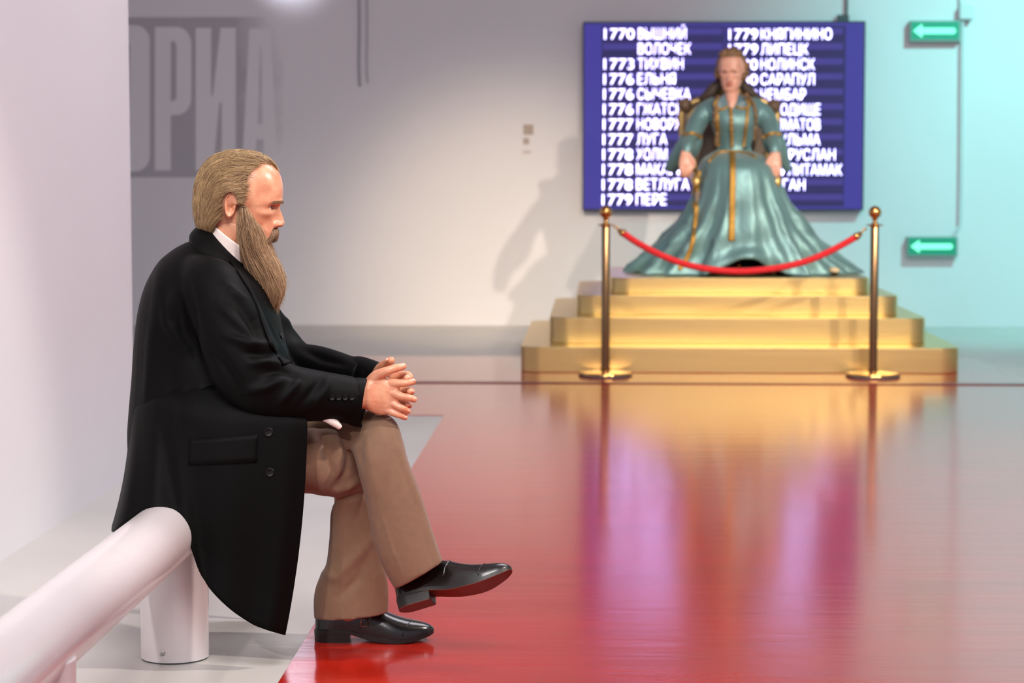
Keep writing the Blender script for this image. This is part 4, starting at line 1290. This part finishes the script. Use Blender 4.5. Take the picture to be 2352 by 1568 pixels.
# ---- hair: swept up with curls, long locks behind and two braids in front
hs = star(polar_profile([(640, 404), (634, 384), (612, 354), (580, 338), (548, 334), (508, 340), (474, 362), (452, 396), (444, 430), (442, 470), (452, 510), (480, 540), (520, 540), (545, 500), (565, 470), (590, 440), (615, 420)], HC), lambda a: head_width(a) + 14 - 55 * np.clip(np.cos(a) - 0.15, 0, 1), 160, 80)
HVc, HFc = skin_rings(hs)
parts = [(to_world(HVc, WR, WHO, WS), HFc)]
rr = random.Random(5)
for i in range(46):
    a = rr.uniform(0.5, 3.3); sd = rr.choice((-1, 1))
    if i < 22:   # curls at the sides of the head
        p = [rr.uniform(-50, 12), sd * rr.uniform(70, 86), rr.uniform(-30, 60)]
    else:        # on top
        p = [rr.uniform(-10, 62), rr.uniform(-60, 60), 0]
        p[2] = math.sqrt(max(0, 128 ** 2 - p[0] ** 2 - p[1] ** 2 * 1.6)) - 2
    c = to_world([p], WR, WHO, WS)[0]
    r = rr.uniform(0.013, 0.021)
    parts.append(ellipsoid(c, r, r, r * 1.1, 12, 8))
HH = voxel(*merge(*parts), 0.005, 2)
hairw = obj('hair', *HH, 'hair_woman', wm)
obj('loose_lock', *voxel(*merge(wtube([(1660, 186, 13.92, 10), (1645, 200, 13.92, 14), (1628, 216, 13.92, 13), (1612, 226, 13.93, 8)]), wtube([(1702, 186, 13.92, 10), (1712, 202, 13.92, 13), (1728, 216, 13.92, 11), (1742, 228, 13.93, 7)])), 0.007, 2), 'hair_dark_woman', hairw)
# ---- gown
YB = YW
bod = ploft([(1652, 222, 1706, 222, YB + .01, .075), (1625, 231, 1735, 231, YB, .10), (1612, 246, 1752, 246, YB, .125), (1622, 268, 1746, 268, YB - .01, .15), (1634, 290, 1738, 290, YB - .01, .155), (1642, 315, 1730, 315, YB, .135),
             (1646, 338, 1724, 338, YB, .125), (1640, 356, 1734, 356, YB, .14)], 40, 5, 2.3)
slv = [ptube([(1636, 243, YB, 20), (1615, 262, 13.84, 23), (1600, 285, 13.80, 22), (1590, 312, 13.72, 19)], 20, 5, SW), ptube([(1733, 243, YB, 20), (1752, 262, 13.84, 23), (1766, 285, 13.80, 22), (1775, 312, 13.72, 19)], 20, 5, SW)]
bodice = voxel(*merge(bod, *slv), 0.008, 3)
cuf = [ploft([(1568, 304, 1614, 318, 13.72, .06), (1558, 322, 1612, 332, 13.70, .062), (1544, 346, 1604, 352, 13.71, .058), (1532, 370, 1582, 376, 13.73, .045), (1524, 388, 1552, 396, 13.75, .025), (1526, 392, 1545, 398, 13.75, .010)], 24, 4),
       ploft([(1750, 318, 1796, 304, 13.72, .06), (1752, 332, 1804, 322, 13.70, .062), (1764, 352, 1810, 346, 13.72, .058), (1784, 374, 1815, 368, 13.74, .045), (1800, 392, 1818, 386, 13.75, .025), (1806, 396, 1818, 392, 13.75, .010)], 24, 4)]
inner_cuf = [ptube([(1588, 318, 13.68, 15), (1580, 336, 13.60, 14), (1577, 346, 13.575, 12)], 16, 4, SW), ptube([(1774, 318, 13.68, 15), (1779, 336, 13.60, 14), (1779, 346, 13.575, 12)], 16, 4, SW)]
# skirt: rings of constant height, folds deepen towards the hem
sk = [(344, 1648, 1722, 13.74, 14.00), (352, 1632, 1742, 13.62, 14.02), (364, 1614, 1764, 13.50, 14.03), (382, 1604, 1782, 13.43, 14.05), (410, 1600, 1792, 13.40, 14.08), (450, 1590, 1806, 13.385, 14.15), (500, 1562, 1838, 13.375, 14.24),
      (550, 1524, 1878, 13.36, 14.32), (595, 1482, 1924, 13.345, 14.40), (622, 1458, 1952, 13.33, 14.45), (634, 1450, 1962, 13.325, 14.46)]
S = catmull(sk, 6)
nth = 180
rings = []
for i, (y, xa, xb, yf, yb) in enumerate(S):
    t = max(0.0, (y - 375) / 259)
    z = max(W(1680, y, yf + 0.02).z, POD_Z + 0.006)
    if y > 628: z = POD_Z + 0.006
    A, B = W(xa, y, (yf + yb) / 2).x, W(xb, y, (yf + yb) / 2).x
    cx, cy = (A + B) / 2, (yf + yb) / 2
    ring = []
    for j in range(nth):
        a = 2 * math.pi * j / nth
        ca, sa = math.cos(a), math.sin(a)
        e = 0.86
        ux, uy = math.copysign(abs(ca) ** e, ca), math.copysign(abs(sa) ** e, sa)
        s1 = math.sin(8 * a + 1.1 + 1.3 * t + 0.7 * math.sin(3 * a)); s2 = math.sin(14 * a + 2.0 - 1.6 * t + math.sin(2 * a)); s3 = math.sin(25 * a + 3 * t)
        fold = (0.105 * (1 - 2 * abs(s1) ** 0.6) + 0.060 * s2 + 0.030 * s3) * t ** 0.9
        front = math.exp(-((a - 1.5 * math.pi) / 0.20) ** 2)
        fold *= 1 - 0.75 * math.exp(-((a - 1.5 * math.pi) / 0.22) ** 2)
        fold += 0.02 * math.sin(3 * y / 40 + 4 * a) * t
        rx, ry = (B - A) / 2 * (1 + fold), (yb - yf) / 2 * (1 + fold * 0.8)
        zz = z
        if front > 0.02 and t > 0.72:                 # hem lifts over the shoes
            zz = z + 0.11 * front * ((t - 0.72) / 0.28)
        ring.append((cx + rx * ux, cy + ry * uy, zz))
    rings.append(ring)
skV, skF = skin_rings(rings, caps=False)
skV = folds(skV, skF, [(p_, w_, -h_ * 1.5) for p_, w_, h_ in [([(1655, 440), (1640, 520), (1622, 600)], 8, .03), ([(1712, 430), (1725, 520), (1760, 605)], 8, .035), ([(1740, 430), (1790, 520), (1835, 600)], 8, -.035), ([(1775, 440), (1835, 510), (1900, 600)], 9, .03),
                       ([(1620, 420), (1570, 520), (1515, 600)], 9, .03), ([(1640, 420), (1612, 500), (1590, 590)], 7, -.03), ([(1700, 560), (1740, 578), (1800, 570)], 7, .03), ([(1640, 560), (1610, 590), (1560, 610)], 7, -.03), ([(1700, 400), (1705, 450), (1700, 520)], 8, .025),
                       ([(1790, 540), (1830, 560), (1850, 610)], 7, -.03), ([(1545, 540), (1520, 580), (1500, 615)], 7, -.03)]])
skV[:, 2] = np.maximum(skV[:, 2], POD_Z + 0.004)
gown = obj('gown', *merge(bodice, *cuf, *inner_cuf, (skV, skF)), 'satin_teal', wm)
gm = merge(bodice, *cuf, *inner_cuf, (skV, skF))
snap = Snap(*gm)
def gtrim(name, pts, w0, w1=None, off=0.010, thick=0.008, k=8):
    """gold braid laid on the gown along a pixel path"""
    P = catmull(pts, k)
    T = np.gradient(P, axis=0); T /= np.linalg.norm(T, axis=1)[:, None]
    Nn = np.stack([-T[:, 1], T[:, 0]], 1)
    ww = np.linspace(w0, w1 or w0, len(P)) / 2
    grid = []
    for s in (-1, -0.4, 0.4, 1):
        row = []
        for q, nn, h in zip(P, Nn, ww):
            hit = snap(q[0], q[1], off)
            if hit is None: hit = np.array(W(q[0], q[1], 13.5))
            e = np.array(W(q[0] + nn[0] * h * s, q[1] + nn[1] * h * s, hit[1]))
            row.append(e)
        grid.append(row)
    return obj(name, *sheet(grid, thick), 'braid_gold', gown)
gtrim('front_braid', [(1682, 348), (1683, 400), (1682, 460), (1681, 520), (1680, 553)], 13, 15)
gtrim('placket', [(1678, 248), (1680, 290), (1681, 340)], 7)
for y in np.linspace(252, 332, 8):
    c = snap(1679.5 + (y - 250) * 0.02, y, 0.012)
    if c is not None: obj('button', *ellipsoid(c, 0.011, 0.008, 0.011, 12, 8), 'braid_gold', gown)
gtrim('side_braid', [(1608, 392), (1602, 440), (1598, 500), (1592, 550), (1578, 592), (1560, 618)], 9, 11)
gtrim('bodice_braid', [(1646, 240), (1648, 270), (1650, 305), (1650, 338)], 6)
gtrim('bodice_braid', [(1718, 240), (1716, 270), (1712, 305), (1708, 338)], 6)
gtrim('waist_braid', [(1628, 372), (1650, 352), (1684, 348), (1716, 352), (1735, 362)], 7)
gtrim('sleeve_braid', [(1570, 309), (1592, 306), (1612, 316)], 7)
gtrim('sleeve_braid', [(1752, 316), (1774, 306), (1794, 309)], 7)
# pointed collar with gold edges
for s, pts in ((-1, [(1664, 216), (1650, 228), (1640, 240), (1656, 252), (1672, 244)]), (1, [(1698, 216), (1712, 228), (1722, 240), (1706, 250), (1690, 244)])):
    A = [W(a, b, YW - 0.125 + 0.0012 * max(0, 235 - b)) for a, b in pts]
    V = [tuple(v) for v in A] + [(v.x, v.y + 0.02, v.z) for v in A]
    m = len(pts)
    obj('collar_wing', V, [tuple(range(m)), tuple(range(2 * m - 1, m - 1, -1))] + [(i, (i + 1) % m, m + (i + 1) % m, m + i) for i in range(m)], 'satin_dark', gown, False)
    obj('collar_braid', *tube([(v.x, v.y - 0.006, v.z) for v in A[1:]], 0.008, 8, k=3), 'braid_gold', gown)
def plait(pts, r):
    P = catmull([tuple(snap(a, b, 0.016)) if snap(a, b, 0.016) is not None else tuple(W(a, b, YW - 0.16)) for a, b in pts], 10)
    rad = [r * (1 + 0.28 * math.sin(i * 1.3)) * (1 - 0.35 * i / len(P)) for i in range(len(P))]
    return tube(P, rad, 10)
obj('braid', *plait([(1650, 224), (1644, 245), (1643, 275), (1647, 305), (1644, 334)], 0.017), 'hair_woman', hairw)
obj('braid', *plait([(1712, 216), (1730, 238), (1736, 265), (1734, 295), (1733, 322)], 0.013), 'hair_woman', hairw)
obj('hem_lining', *ellipsoid(W(1916, 621, 13.5), 0.035, 0.05, 0.020, 16, 10), 'lining_cream', gown)
for x in (1648, 1692):
    M = Matrix.Translation(Vector((W(x, 620, 13.4).x, 13.68, POD_Z + 0.001))) @ Matrix.Rotation(math.radians(-90 + (x - 1670) * 0.3), 4, 'Z') @ Matrix.Scale(0.92, 4)
    s = obj('shoe', *place(SH[0], M), 'shoe_red', wm, autosmooth=60)
    obj('sole', *place(SH[1], M), 'shoe_edge', s, autosmooth=40)
    obj('heel', *place(SH[3], M), 'shoe_edge', s, autosmooth=40)
    c = M @ Vector((0.20, 0, 0.066))
    obj('shoe_ornament', *ellipsoid(c, 0.012, 0.012, 0.010, 14, 8), 'gold_polish', s)
